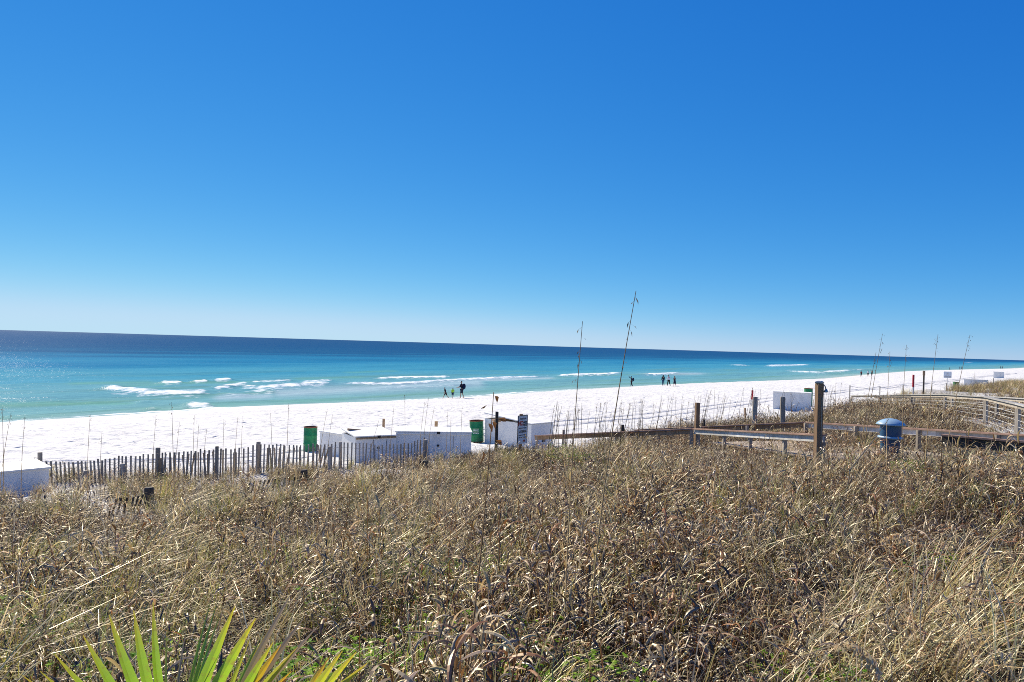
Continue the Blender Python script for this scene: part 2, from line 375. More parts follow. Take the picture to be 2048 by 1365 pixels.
# ------------------------------------------------------------------ ground mesh
def make_ground():
    th = np.concatenate([np.linspace(-math.pi, -0.85, 40)[:-1], np.linspace(-0.85, 0.85, 760), np.linspace(0.85, math.pi, 40)[1:]])
    rr = np.concatenate([[0.3], np.exp(np.linspace(math.log(1.2), math.log(14), 90))[:-1], np.exp(np.linspace(math.log(14), math.log(120), 330))[:-1], np.exp(np.linspace(math.log(120), math.log(9000), 110))])
    T, RR = np.meshgrid(th, rr)
    X = RR * np.sin(T); Y = RR * np.cos(T)
    Z = zt(X.ravel(), Y.ravel()).reshape(X.shape)
    nr, nc = X.shape
    V = np.stack([X, Y, Z], -1).reshape(-1, 3)
    i = np.arange(nr - 1)[:, None] * nc + np.arange(nc - 1)[None]
    F = np.stack([i, i + nc, i + nc + 1, i + 1], -1).reshape(-1, 4)[:, ::-1]
    F = F[:, ::-1]
    me = bpy.data.meshes.new('sand')
    me.vertices.add(len(V)); me.vertices.foreach_set('co', V.ravel())
    me.loops.add(F.size); me.loops.foreach_set('vertex_index', F.ravel())
    me.polygons.add(len(F)); me.polygons.foreach_set('loop_start', np.arange(0, F.size, 4)); me.polygons.foreach_set('loop_total', np.full(len(F), 4))
    me.update(calc_edges=True); me.validate()
    me.polygons.foreach_set('use_smooth', [True] * len(me.polygons))
    # attribute: how wet the sand is
    a, s = shore(V[:, 0], V[:, 1])
    at_ = me.attributes.new('shore', 'FLOAT', 'POINT'); at_.data.foreach_set('value', s.astype(np.float32))
    hu = cover(V[:, 0], V[:, 1]) * np.interp(bearing_px(V[:, 0], V[:, 1]), [0, 500, 900, 1200], [.45, .5, .8, .95])  # plant litter plus the shade under the plants, both put into the sand colour
    hu = np.maximum(hu, cover(V[:, 0], V[:, 1]) * (1 - smooth01(V[:, 1], 5, 9)) * .9) * np.clip(.45 + 1.2 * fbm(V[:, 0] * .8, V[:, 1] * .8), 0, 1)
    hu = hu * smooth01(s, 8, 14) * (1 - smooth01(np.hypot(V[:, 0], V[:, 1]), 40, 90) * .6)
    at_ = me.attributes.new('litter_shade', 'FLOAT', 'POINT'); at_.data.foreach_set('value', hu.astype(np.float32))
    m, t, o = mat('sand')
    p = N(t, 'ShaderNodeBsdfPrincipled'); p.inputs['Roughness'].default_value = 0.9; p.inputs['Specular IOR Level'].default_value = 0.1
    ge = N(t, 'ShaderNodeNewGeometry')
    n1 = N(t, 'ShaderNodeTexNoise'); n1.inputs['Scale'].default_value = 0.35; n1.inputs['Detail'].default_value = 6
    t.links.new(ge.outputs['Position'], n1.inputs['Vector'])
    r1 = ramp(t, [(0.3, (0.60, 0.59, 0.565)), (0.7, (0.67, 0.66, 0.635))]); t.links.new(n1.outputs['Fac'], r1.inputs['Fac'])
    sa = N(t, 'ShaderNodeAttribute'); sa.attribute_name = 'shore'
    mr = N(t, 'ShaderNodeMapRange'); mr.inputs['From Min'].default_value = -3.5; mr.inputs['From Max'].default_value = -7.5
    t.links.new(sa.outputs['Fac'], mr.inputs['Value'])
    mx = N(t, 'ShaderNodeMixRGB'); mx.inputs['Color2'].default_value = (0.50, 0.46, 0.40, 1)
    t.links.new(mr.outputs[0], mx.inputs['Fac']); t.links.new(r1.outputs[0], mx.inputs['Color1'])
    ha = N(t, 'ShaderNodeAttribute'); ha.attribute_name = 'litter_shade'
    mh = N(t, 'ShaderNodeMixRGB'); mh.inputs['Color2'].default_value = (0.10, 0.075, 0.05, 1)
    t.links.new(ha.outputs['Fac'], mh.inputs['Fac']); t.links.new(mx.outputs[0], mh.inputs['Color1'])
    t.links.new(mh.outputs[0], p.inputs['Base Color'])
    v = N(t, 'ShaderNodeTexVoronoi'); v.inputs['Scale'].default_value = 1.3; v.feature = 'SMOOTH_F1'; v.inputs['Randomness'].default_value = 1
    n2 = N(t, 'ShaderNodeTexNoise'); n2.inputs['Scale'].default_value = 2.2; n2.inputs['Detail'].default_value = 5; n2.inputs['Roughness'].default_value = 0.6
    t.links.new(ge.outputs['Position'], v.inputs['Vector']); t.links.new(ge.outputs['Position'], n2.inputs['Vector'])
    rv = ramp(t, [(0.0, (0, 0, 0)), (0.22, (1, 1, 1))]); t.links.new(v.outputs['Distance'], rv.inputs['Fac'])
    ma = N(t, 'ShaderNodeMath', operation='MULTIPLY_ADD'); ma.inputs[1].default_value = 1.3
    t.links.new(n2.outputs['Fac'], ma.inputs[0]); t.links.new(rv.outputs[0], ma.inputs[2])
    b = N(t, 'ShaderNodeBump'); b.inputs['Strength'].default_value = 0.8; b.inputs['Distance'].default_value = 0.13
    t.links.new(ma.outputs[0], b.inputs['Height']); t.links.new(b.outputs[0], p.inputs['Normal'])
    t.links.new(p.outputs[0], o.inputs['Surface'])
    me.materials.append(m); M['sand'] = m
    ob = link(bpy.data.objects.new('beach_sand', me)); ob['kind'] = 'structure'
    ob['label'] = 'white quartz sand beach and dunes'
    # the two tyre tracks that run along the upper beach
    for k, c0 in enumerate((-22.2, -23.9)):
        mb = MB(); pr = [(-0.26, 0.0), (-0.17, 0.055), (-0.08, 0.010), (0.08, 0.010), (0.17, 0.055), (0.26, 0.0)]
        aa = np.concatenate([np.arange(-12, 110, 0.5), np.arange(110, 260, 2.5)])
        cc = c0 + 0.5 * np.sin(aa / 17.0) + 0.15 * np.sin(aa / 5.3)
        den = 0.66 ** 2 + 0.75 ** 2
        for j, (a_, c_) in enumerate(zip(aa, cc)):
            wob = 0.6 + 0.7 * float(vnoise(np.array([a_ * 0.9 + k * 40]), np.array([2.0]))[0])
            for dx, dz in pr:
                c2 = c_ + dx * (1 + a_ / 200.0)
                X = (0.66 * a_ + 0.75 * c2) / den; Y = (0.75 * a_ - 0.66 * c2) / den
                mb.v.append((X, Y, dz * wob * (1 + a_ / 250.0)))
            if j:
                for q in range(5):
                    i0 = (j - 1) * 6 + q; mb.f.append((i0, i0 + 1, i0 + 7, i0 + 6))
        arr = np.array(mb.v); arr[:, 2] += zt(arr[:, 0], arr[:, 1]) + 0.006
        mb.v = [tuple(x) for x in arr]
        mb.build('tyre_track', M['sand'], ob, smooth=True)
    return ob
make_ground()

# ------------------------------------------------------------------ water
FOAM = [  # pixel polylines with thickness in pixels and strength
    ([(195, 779), (240, 783), (300, 787), (350, 788), (400, 786), (432, 782)], 5.0, 1.0),
    ([(425, 781), (470, 776), (500, 771)], 3.0, 0.9),
    ([(480, 776), (520, 782), (552, 787)], 8.0, 0.75),
    ([(440, 789), (500, 793)], 4.0, 0.55),
    ([(500, 781), (560, 777), (620, 773), (670, 770)], 3.6, 0.95),
    ([(500, 768), (545, 767), (590, 763)], 3.0, 0.8),
    ([(600, 770), (670, 765)], 2.2, 0.8),
    ([(322, 770), (345, 771), (366, 769)], 3.6, 1.0),
    ([(388, 768), (416, 766)], 3.0, 1.0),
    ([(430, 764), (465, 761)], 3.2, 1.0),
    ([(372, 814), (400, 815), (424, 817)], 5.0, 1.0),
    ([(420, 827), (470, 827), (520, 824)], 2.0, 0.7),
    ([(282, 805), (300, 803)], 2.0, 0.6), ([(295, 822), (315, 820)], 2.0, 0.6),
    ([(745, 760), (800, 758), (880, 755), (910, 754)], 2.2, 1.0),
    ([(670, 770), (800, 771), (900, 764), (1000, 758), (1060, 755), (1110, 752)], 2.0, 0.9),
    ([(760, 778), (860, 776), (930, 772)], 2.5, 0.5),
    ([(1110, 754), (1180, 752), (1253, 748)], 2.2, 1.0),
    ([(1285, 752), (1320, 751), (1360, 748)], 1.4, 1.0),
    ([(1455, 731), (1500, 732)], 1.0, 0.8), ([(1528, 733), (1570, 732), (1625, 731)], 1.3, 1.0),
    ([(1570, 742), (1600, 745), (1657, 748)], 1.5, 1.0), ([(1645, 745), (1680, 743), (1705, 741)], 1.8, 1.0), ([(1712, 741), (1728, 740)], 1.0, 0.9),
    ([(1930, 726), (1948, 726)], 0.8, 0.8), ([(1790, 748), (1830, 743)], 1.2, 0.7),
]
def make_water():
    fa = np.arange(-8, 150, 0.55); ga = 150 * np.exp(np.linspace(0, math.log(60000 / 150), 170))
    la = -8 - 8 * (np.exp(np.linspace(0, math.log(900), 40)) - 1)
    A = np.concatenate([la[::-1][:-1], fa, ga])
    fs = np.arange(-5.0, -110, -0.4); gs = -110 * np.exp(np.linspace(0, math.log(600), 150))
    S = np.concatenate([fs, gs])
    AA, SS = np.meshgrid(A, S)
    blend = 1 - smooth01(-SS, 150, 900)
    C = SS + crest(AA) * blend + (-54) * (1 - blend)
    den = 0.66 ** 2 + 0.75 ** 2
    X = (0.66 * AA + 0.75 * C) / den; Y = (0.75 * AA - 0.66 * C) / den
    a = AA.ravel(); s = SS.ravel()
    foam = np.zeros(a.size); ridge = np.zeros(a.size)
    near = np.where(s > -420)[0]; xn = X.ravel()[near]; yn = Y.ravel()[near]
    fo = np.zeros(near.size); ri = np.zeros(near.size)
    def spread(lines):
        vv = np.zeros(near.size)
        for pts, th in lines:
            for (p0, p1) in zip(pts[:-1], pts[1:]):
                L = max(3, int(abs(p1[0] - p0[0]) / 6))
                for q in range(L):
                    f = q / L; v = pdir(p0[0] + (p1[0] - p0[0]) * f, p0[1] + (p1[1] - p0[1]) * f); k = -CAMZ / v.z; wx, wy = v.x * k, v.y * k
                    wd = th * wy * wy / (FPX * CAMZ); wl = 14.0 * wy / FPX; dx = xn - wx; dy = yn - wy
                    idx = np.where((np.abs(dy) < 3 * wd) & (np.abs(dx) < 4 * wl + 3 * wd))[0]
                    if idx.size: np.maximum.at(vv, idx, np.exp(-(dy[idx] / wd) ** 2 - ((dx[idx] - dy[idx] * wx / wy) / wl) ** 2))
        o_ = np.zeros(a.size); o_[near] = vv; return o_
    for pts, th, st in FOAM:
        P = []
        for (p0, p1) in zip(pts[:-1], pts[1:]):
            L = max(3, int(abs(p1[0] - p0[0]) / 3))
            for q in range(L):
                f = q / L; P.append((p0[0] + (p1[0] - p0[0]) * f, p0[1] + (p1[1] - p0[1]) * f, f))
        n = len(P); val = np.zeros(near.size); rv = np.zeros(near.size)
        for i, (px, py, f) in enumerate(P):
            v = pdir(px, py); k = -CAMZ / v.z; wx, wy = v.x * k, v.y * k
            tt = i / max(1, n - 1); env = min(1, 6 * tt + 0.25, 6 * (1 - tt) + 0.25)
            wd = 0.62 * th * wy * wy / (FPX * CAMZ) * (0.55 + 0.45 * env)   # depth extent on the water
            wl = 6.0 * wy / FPX
            dx = xn - wx; dy = yn - wy
            near2 = (np.abs(dy) < 4 * wd + 6) & (np.abs(dx) < 3 * wl + 0.3 * np.abs(dy) + 3)
            idx = np.where(near2)[0]
            if not idx.size: continue
            # along the view ray
            lat = dx[idx] - dy[idx] * (wx / wy)
            e = np.maximum(np.exp(-(dy[idx] / wd) ** 2 - (lat / wl) ** 2), .58 * np.exp(-((dy[idx] + wd * .5) / (2.1 * wd)) ** 2 - (lat / wl) ** 2))
            np.maximum.at(val, idx, e * st * env)
            e2 = np.exp(-((dy[idx] - wd * 0.7) / (wd * 1.1 + 0.6)) ** 2 - (lat / (wl * 2)) ** 2)
            np.maximum.at(rv, idx, e2 * st * env)
        fo = np.maximum(fo, val); ri = np.maximum(ri, rv)
    foam[near] = fo; ridge[near] = ri
    rise = np.clip(spread([([(250, 773), (320, 772), (480, 765), (540, 764)], 3.0), ([(290, 822), (372, 821), (420, 823)], 4.0), ([(430, 812), (560, 806), (690, 800)], 4.0), ([(700, 746), (790, 743)], 1.6), ([(0, 806), (120, 803), (260, 806)], 4.0), ([(150, 768), (300, 764)], 3.0), ([(600, 757), (720, 754)], 2.0)]), 0, 1) * .55 * (.25 + 1.1 * fbm(a / 6, s / 2.5))
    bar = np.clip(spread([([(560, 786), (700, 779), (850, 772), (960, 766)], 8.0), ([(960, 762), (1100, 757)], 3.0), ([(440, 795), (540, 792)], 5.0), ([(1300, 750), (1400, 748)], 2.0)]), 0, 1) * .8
    # swash edge
    wob = 1.4 * (vnoise(a / 7, a * 0 + 3.3) - 0.5) + 0.6 * (vnoise(a / 2.1, a * 0 + 9) - 0.5)
    edge = np.exp(-((s + 9.6 + wob) / 1.0) ** 2) * (0.35 + 0.9 * vnoise(a / 9 + 4, a * 0))
    edge = np.maximum(edge, smooth01(s, -9.6, -8.6) * 0.55)
    foam = np.maximum(foam, np.where(a < 140, edge, 0) * 0.9)
    # swell
    amp = 0.13 * smooth01(-s, 9, 26) * (1 - smooth01(-s, 90, 220))
    ph = s / 6.2 + 1.3 * np.sin(a / 23) + 2.5 * fbm(a / 30, s / 60)
    z = amp * (np.sin(ph) + 0.5 * np.sin(ph * 2.3 + a / 9)) + 0.05 * smooth01(-s, 9, 20) * (1 - smooth01(-s, 100, 200)) * (fbm(a / 2.5, s / 1.6) - 0.5) * 2
    z = z + ridge * 0.42 + foam * 0.06 * (vnoise(a * 1.7, s * 1.7))
    z = z + np.where(s > -10, 0.03, 0.0) + smooth01(s, -14, -8.5) * 0.05
    V = np.stack([X.ravel(), Y.ravel(), z], -1)
    nr, nc = X.shape
    i = np.arange(nr - 1)[:, None] * nc + np.arange(nc - 1)[None]
    F = np.stack([i, i + 1, i + nc + 1, i + nc], -1).reshape(-1, 4)
    me = bpy.data.meshes.new('sea')
    me.vertices.add(len(V)); me.vertices.foreach_set('co', V.ravel())
    me.loops.add(F.size); me.loops.foreach_set('vertex_index', F.ravel())
    me.polygons.add(len(F)); me.polygons.foreach_set('loop_start', np.arange(0, F.size, 4)); me.polygons.foreach_set('loop_total', np.full(len(F), 4))
    me.update(calc_edges=True)
    nz = me.polygons[len(me.polygons) // 2].normal.z
    if nz < 0: me.flip_normals()
    me.polygons.foreach_set('use_smooth', [True] * len(me.polygons))
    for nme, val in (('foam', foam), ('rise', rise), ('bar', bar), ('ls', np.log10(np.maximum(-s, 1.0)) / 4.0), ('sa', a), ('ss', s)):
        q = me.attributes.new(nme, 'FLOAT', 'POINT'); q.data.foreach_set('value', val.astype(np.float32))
    m, t, o = mat('sea_water')
    def A_(nm):
        n = N(t, 'ShaderNodeAttribute'); n.attribute_name = nm; return n.outputs['Fac']
    sa, ss = A_('sa'), A_('ss')
    cx = N(t, 'ShaderNodeCombineXYZ'); t.links.new(sa, cx.inputs[0]); t.links.new(ss, cx.inputs[1])
    def noise(sx, sy, sc, det=4, rough=0.55):
        mp = N(t, 'ShaderNodeMapping'); mp.inputs['Scale'].default_value = (sx, sy, 1)
        t.links.new(cx.outputs[0], mp.inputs['Vector'])
        n = N(t, 'ShaderNodeTexNoise'); n.inputs['Scale'].default_value = sc; n.inputs['Detail'].default_value = det; n.inputs['Roughness'].default_value = rough
        t.links.new(mp.outputs[0], n.inputs['Vector']); return n.outputs['Fac']
    # depth colour
    big = noise(0.25, 1.0, 0.035, 5)
    mad = N(t, 'ShaderNodeMath', operation='MULTIPLY_ADD'); mad.inputs[1].default_value = 0.16
    t.links.new(big, mad.inputs[0])
    ls = A_('ls'); sub = N(t, 'ShaderNodeMath', operation='SUBTRACT'); t.links.new(ls, sub.inputs[0]); sub.inputs[1].default_value = 0.08
    t.links.new(sub.outputs[0], mad.inputs[2])
    cr = ramp(t, [(0.24, (0.30, 0.42, 0.40)), (0.31, (0.15, 0.33, 0.345)), (0.40, (0.105, 0.30, 0.36)), (0.47, (0.05, 0.26, 0.37)), (0.535, (0.016, 0.175, 0.32)),
                  (0.60, (0.007, 0.085, 0.20)), (0.67, (0.004, 0.066, 0.18)), (0.9, (0.003, 0.056, 0.165))])
    t.links.new(mad.outputs[0], cr.inputs['Fac'])
    gn = noise(0.12, 1.0, 0.16, 5, 0.6)
    gr = ramp(t, [(0.50, (0, 0, 0)), (0.66, (1, 1, 1))]); t.links.new(gn, gr.inputs['Fac'])
    gl = N(t, 'ShaderNodeMapRange'); gl.inputs['From Min'].default_value = 0.50; gl.inputs['From Max'].default_value = 0.40; gl.inputs['To Max'].default_value = 0.8; t.links.new(ls, gl.inputs['Value'])
    gm = N(t, 'ShaderNodeMath', operation='MULTIPLY'); t.links.new(gr.outputs[0], gm.inputs[0]); t.links.new(gl.outputs[0], gm.inputs[1])
    mg = N(t, 'ShaderNodeMixRGB'); mg.inputs['Color2'].default_value = (0.12, 0.27, 0.22, 1); t.links.new(gm.outputs[0], mg.inputs['Fac']); t.links.new(cr.outputs[0], mg.inputs['Color1'])
    rg = N(t, 'ShaderNodeMixRGB'); rg.inputs['Color2'].default_value = (0.12, 0.32, 0.24, 1); t.links.new(A_('rise'), rg.inputs['Fac']); t.links.new(mg.outputs[0], rg.inputs['Color1'])
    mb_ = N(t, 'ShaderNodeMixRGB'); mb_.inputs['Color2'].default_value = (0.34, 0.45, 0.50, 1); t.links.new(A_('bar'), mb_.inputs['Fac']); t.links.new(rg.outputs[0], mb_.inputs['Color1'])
    # foam mask
    fn = noise(0.7, 1.0, 0.75, 8, 0.7)
    fs_ = N(t, 'ShaderNodeMapRange'); fs_.inputs['From Min'].default_value = 0.30; fs_.inputs['From Max'].default_value = 0.70; t.links.new(fn, fs_.inputs['Value'])
    th_ = N(t, 'ShaderNodeMath', operation='MULTIPLY_ADD'); th_.inputs[1].default_value = 0.92; th_.inputs[2].default_value = -1.0; t.links.new(A_('foam'), th_.inputs[0])
    fm = N(t, 'ShaderNodeMath', operation='ADD'); t.links.new(fs_.outputs[0], fm.inputs[0]); t.links.new(th_.outputs[0], fm.inputs[1])
    fr = N(t, 'ShaderNodeMapRange'); fr.interpolation_type = 'SMOOTHSTEP'; fr.inputs['From Min'].default_value = -0.08; fr.inputs['From Max'].default_value = 0.48
    t.links.new(fm.outputs[0], fr.inputs['Value'])
    # bump
    b1 = noise(0.35, 1.0, 0.22, 6, 0.62); b2 = noise(0.6, 1.0, 1.5, 4, 0.6)
    bs = N(t, 'ShaderNodeMath', operation='MULTIPLY_ADD'); bs.inputs[1].default_value = 0.18
    t.links.new(b2, bs.inputs[0]); t.links.new(b1, bs.inputs[2])
    bp = N(t, 'ShaderNodeBump'); bp.inputs['Strength'].default_value = 0.6; bp.inputs['Distance'].default_value = 1.0
    t.links.new(bs.outputs[0], bp.inputs['Height'])
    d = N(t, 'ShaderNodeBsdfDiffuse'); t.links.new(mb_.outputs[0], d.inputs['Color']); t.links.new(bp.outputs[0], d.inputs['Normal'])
    g = N(t, 'ShaderNodeBsdfGlossy'); g.inputs['Roughness'].default_value = 0.13; t.links.new(bp.outputs[0], g.inputs['Normal'])
    fz = N(t, 'ShaderNodeFresnel'); fz.inputs['IOR'].default_value = 1.33; t.links.new(bp.outputs[0], fz.inputs['Normal'])
    fk = N(t, 'ShaderNodeMath', operation='MULTIPLY'); fk.inputs[1].default_value = 0.13; t.links.new(fz.outputs[0], fk.inputs[0])
    mw = N(t, 'ShaderNodeMixShader'); t.links.new(fk.outputs[0], mw.inputs[0]); t.links.new(d.outputs[0], mw.inputs[1]); t.links.new(g.outputs[0], mw.inputs[2])
    fd = N(t, 'ShaderNodeBsdfDiffuse'); fd.inputs['Color'].default_value = (0.86, 0.88, 0.88, 1)
    mf = N(t, 'ShaderNodeMixShader'); t.links.new(fr.outputs[0], mf.inputs[0]); t.links.new(mw.outputs[0], mf.inputs[1]); t.links.new(fd.outputs[0], mf.inputs[2])
    t.links.new(mf.outputs[0], o.inputs['Surface'])
    me.materials.append(m)
    ob = link(bpy.data.objects.new('sea', me)); ob['kind'] = 'structure'; ob['label'] = 'turquoise sea with small breaking waves'
make_water()
#@@OBJECTS@@
# ------------------------------------------------------------------ sand fence
def round_post(mb, base, top, r, n=10):
    base = Vector(base); top = Vector(top)
    mb.tube([base, base.lerp(top, 0.5), top - (top - base).normalized() * 0.015, top], [r * 1.03, r, r * 0.97, r * 0.86], n)
def slat_fence():
    root = empty('sand_fence', gp(400, 16.6), 'long weathered picket sand fence standing in front of the white beach boxes', 'fence')
    key = [(70, 15.6), (172, 15.7), (315, 16.2), (434, 16.9), (517, 17.6), (659, 18.6), (850, 19.8)]
    kx = [k[0] for k in key]; kd = [k[1] for k in key]
    top_y = ([75, 100, 140, 200, 240, 300, 350, 400, 440, 480, 520, 560, 600, 640, 680, 720, 760, 800, 830, 852],
             [926, 922, 925, 920, 914, 908, 904, 901, 896, 899, 889, 890, 890, 889, 885, 886, 890, 888, 884, 876])
    px = 84.0; k = 0; tops = []
    smb = {}
    while px < 853:
        d = float(np.interp(px, kx, kd)); y = float(np.interp(px, *top_y)) + random.gauss(0, 1.3)
        T = at(px, y, d); lean = random.gauss(0.0, 0.012) + (0.09 if px < 200 else 0.02) * (1 if px < 420 else 0.5)
        g = ground(T.x, T.y)
        L = 1.22; B = Vector((T.x + lean * L, T.y + random.gauss(0, .01), T.z - L))
        if B.z > g - 0.02: B.z = g - 0.05
        mb = MB(); u = (T - B).normalized(); sd = Vector((1, 0.25, 0)).normalized()
        wv = 0.0185 + random.uniform(-.002, .003)
        mb.obox((T + B) / 2, sd * wv, sd.cross(u) * 0.006, (T - B) / 2)
        mb.build('slat', M['slat_wood'], root); tops.append((T, B))
        px += 0.104 * FPX / d * (1 + random.gauss(0, .12)); k += 1
    # a second, overlapping roll behind the first one
    px = 322.0
    while px < 672:
        if 448 < px < 520: px = 520
        d = float(np.interp(px, kx, kd)) + 0.12; y = float(np.interp(px, *top_y)) + 6 + random.gauss(0, 2.5)
        T = at(px, y, d); L = 1.0; lean = random.gauss(0, .06)
        B = Vector((T.x + lean, T.y, max(T.z - L, ground(T.x, T.y) - .05)))
        mb = MB(); sd = Vector((1, 0.25, 0)).normalized(); u = (T - B).normalized()
        mb.obox((T + B) / 2, sd * .0185, sd.cross(u) * .006, (T - B) / 2); mb.build('slat', M['slat_wood'], root)
        px += 0.12 * FPX / d * (1 + random.gauss(0, .25))
    for fr in (0.12, 0.5, 0.85):
        mb = MB(); mb.tube([T.lerp(B, fr) + Vector((0, .008, 0)) for T, B in tops], 0.0035, 4); mb.build('wire', M['wire'], root)
    for px, y, d, r in [(80, 905, 15.85, .052), (172, 942, 15.45, .055), (245, 928, 15.7, .05), (316, 896, 16.4, .055), (434, 893, 16.75, .042), (470, 905, 17.35, .045),
                        (517, 884, 17.8, .055), (659, 893, 18.4, .05), (681, 884, 18.9, .045), (851, 880, 19.65, .062)]:
        T = at(px, y, d); mb = MB(); round_post(mb, (T.x + .02, T.y, ground(T.x, T.y) - .1), T, r); mb.build('post', M['grey_wood'], root, smooth=False)
slat_fence()

def buried_fence():
    root = empty('buried_sand_fence', gp(600, 14.5), 'dark old picket fence half buried in dune grass, three thick posts', 'fence')
    posts = [(298, 975, 12.0, .078), (608, 940, 15.0, .075), (850, 921, 17.3, .075)]
    for px, y, d, r in posts:
        T = at(px, y, d); mb = MB(); round_post(mb, (T.x + .03, T.y, ground(T.x, T.y) - .15), T, r, 12); mb.build('post', M['dark_wood'], root)
    runs = [((232, 1024, 11.7), (288, 985, 11.95), 6), ((498, 996, 14.1), (600, 951, 14.9), 11), ((742, 962, 16.3), (842, 922, 17.2), 10)]
    for (x0, y0, d0), (x1, y1, d1), n in runs:
        pts = []
        for i in range(n):
            f = i / (n - 1); T = at(x0 + (x1 - x0) * f, y0 + (y1 - y0) * f + random.gauss(0, 2), d0 + (d1 - d0) * f)
            T += Vector((random.gauss(0, .012), 0, 0)); g = ground(T.x, T.y)
            T.z = max(T.z, g + 0.27)
            B = Vector((T.x - .10 + random.gauss(0, .02), T.y, g - .12)); mb = MB(); sd = Vector((1, .4, 0)).normalized(); u = (T - B).normalized()
            mb.obox((T + B) / 2, sd * .017, sd.cross(u) * .007, (T - B) / 2); mb.build('slat', M['dark_wood'], root); pts.append(T.lerp(B, .25))
        mb = MB(); mb.tube(pts, .003, 4); mb.build('wire', M['wire'], root)
buried_fence()

# ------------------------------------------------------------------ beach boxes
def beach_box(label, corner, u, wd, dp, ht, lid='flat', group=None, detail=True):
    """corner: near-left base corner; u: unit direction of the long front; depth goes 90 deg left of u (away)"""
    c = Vector(corner); u = Vector((u[0], u[1], 0)).normalized(); v = Vector((-u.y, u.x, 0))
    root = empty('beach_box', c, label, 'storage box', group)
    Z = Vector((0, 0, 1)); th = 0.018
    def panel(name, p, e1, l1, e2, l2, nrm, m=M['white_paint']):
        mb = MB(); mb.obox(Vector(p) + e1 * l1 / 2 + e2 * l2 / 2 + nrm * th / 2, e1 * l1 / 2, e2 * l2 / 2, nrm * th / 2); return mb.build(name, m, root)
    b = c - Z * 0.25; H = ht + 0.25
    fp = panel('front_panel', b, u, wd, Z, H, v)
    panel('back_panel', b + v * (dp - th), u, wd, Z, H, v)
    panel('side_panel', b + v * (th + .001), v, dp - 2 * th - .002, Z, H - .002, u)
    panel('side_panel', b + u * (wd - th) + v * (th + .001), v, dp - 2 * th - .002, Z, H - .002, u)
    mb = MB()
    if lid == 'flat':
        mb.obox(c + u * wd / 2 + v * dp / 2 + Z * (ht + .022), u * (wd / 2 + .03), v * (dp / 2 + .03), Z * .018)
    elif lid == 'tilt':     # lid rests slightly open towards the back
        tl = R(4); vv = (v * math.cos(tl) + Z * math.sin(tl))
        mb.obox(c + u * wd / 2 + v * dp / 2 + Z * (ht + .03 + math.sin(tl) * dp / 2), u * (wd / 2 + .03), vv * (dp / 2 + .03), u.cross(vv) * .018)
    lo = mb.build('lid', M['white_paint'], root)
    if detail:
        mb = MB(); mb.obox(c + u * wd / 2 - v * .024 + Z * (ht - .028), u * (wd / 2 - .02), v * .016, Z * .026); mb.build('trim_board', M['plywood'] if lid == 'tilt' else M['white_paint'], root)
        mb = MB(); mb.obox(c + u * wd * .56 - v * .012 + Z * ht * .55, u * .035, v * .012, Z * .03); mb.build('latch', M['ink_black'], fp)
        for f in (.44, .76):
            mb = MB(); mb.obox(c + u * wd * f - v * .003 + Z * (ht / 2 - .09), u * .008, v * .003, Z * (ht / 2 - .02)); mb.build('seam_batten', M['grey_wood'], fp)
        mb = MB(); mb.obox(c + u * wd * .56 - v * .03 + Z * (ht + .0), u * .05, v * .012, Z * .04); mb.build('hasp', M['ink_black'], lo)
    return root
# left edge box, in front of the picket fence
q = at(98, 934, 14.9); g = ground(q.x, q.y)
beach_box('low white wooden box at the end of the picket fence', (q.x - .68 * 2.5, q.y - .73 * 2.5, g), (.68, .73), 2.5, 1.1, q.z - g - .04, detail=False)
# box with the tilted lid
q = at(711, 876, 21.2); g = ground(q.x, q.y)
beach_box('white wooden beach box with brown trimmed lid behind the picket fence', (q.x, q.y, g), (.85, .53), 1.35, 1.3, q.z - g, lid='tilt')
q2 = at(640, 864, 24.6); g2 = ground(q2.x, q2.y)
beach_box('pale grey-white box beside the green barrel, behind the picket fence', (q2.x, q2.y, g2), (1.0, -0.75), 1.5, 1.2, q2.z - g2, detail=False)
q = at(792, 863, 22.0); q1 = at(943, 860, 22.3); g = ground(q.x, q.y)
beach_box('widest white beach box, long flat front with black latch', (q.x, q.y, g), (q1.x - q.x, q1.y - q.y), (q1 - q).length, 1.25, q.z - g - .03)
q = at(1063, 850, 27.0); g = ground(q.x, q.y)
b3 = beach_box('white beach box behind the warning sign, lid ajar over wooden boards', (q.x, q.y, g), (.7, .7), 1.3, 2.7, q.z - g, lid='tilt', detail=False)
uu = Vector((.7, .7, 0)).normalized(); vv_ = Vector((-uu.y, uu.x, 0)); c = Vector((q.x, q.y, g))
MB().obox(c + uu * .72 - vv_ * .012 + Vector((0, 0, .30)), uu * .065, vv_ * .012, Vector((0, 0, .13))).build('number_plate', M['ink_black'], b3)
# loose boards lying on the box lids
p0 = at(696, 860, 22.0); p1 = at(742, 862.5, 22.6)
o = MB().beam((p0.x, p0.y, p0.z), (p1.x, p1.y, p1.z - .02), .09, .09).build('loose_board', M['brown_wood']); tag(o, 'brown timber lying on the lid of a white beach box', 'board')
p0 = at(986, 842, 28.3); p1 = at(1042, 839, 28.6)
o = MB().beam(p0, p1, .3, .08).build('loose_board', M['brown_wood']); tag(o, 'brown board on the box lid beside the warning sign', 'board')
# far boxes
def far_box(label, px0, px1, ytop, ybot, d, slope=0.0):
    a = at(px0, ybot, d); b = at(px1, ybot + (px1 - px0) * slope, d); t = at(px0, ytop, d)
    g = ground(a.x, a.y); vd = Vector((a.x, a.y, 0)).normalized(); return beach_box(label, (a.x, a.y, g), (vd.y, -vd.x), (b - a).length * .9, 1.2, max(.7, t.z - g), detail=False)
far_box('long white box on the open sand beyond the wooden posts', 1546, 1624, 784, 803, 50, .03)
far_box('pale box beside the distant green barrel and sign', 1928, 1972, 759, 768, 88, -.04)
far_box('smallest pale box, far along the beach by the dune', 1987, 2006, 744, 752, 150, -.04)

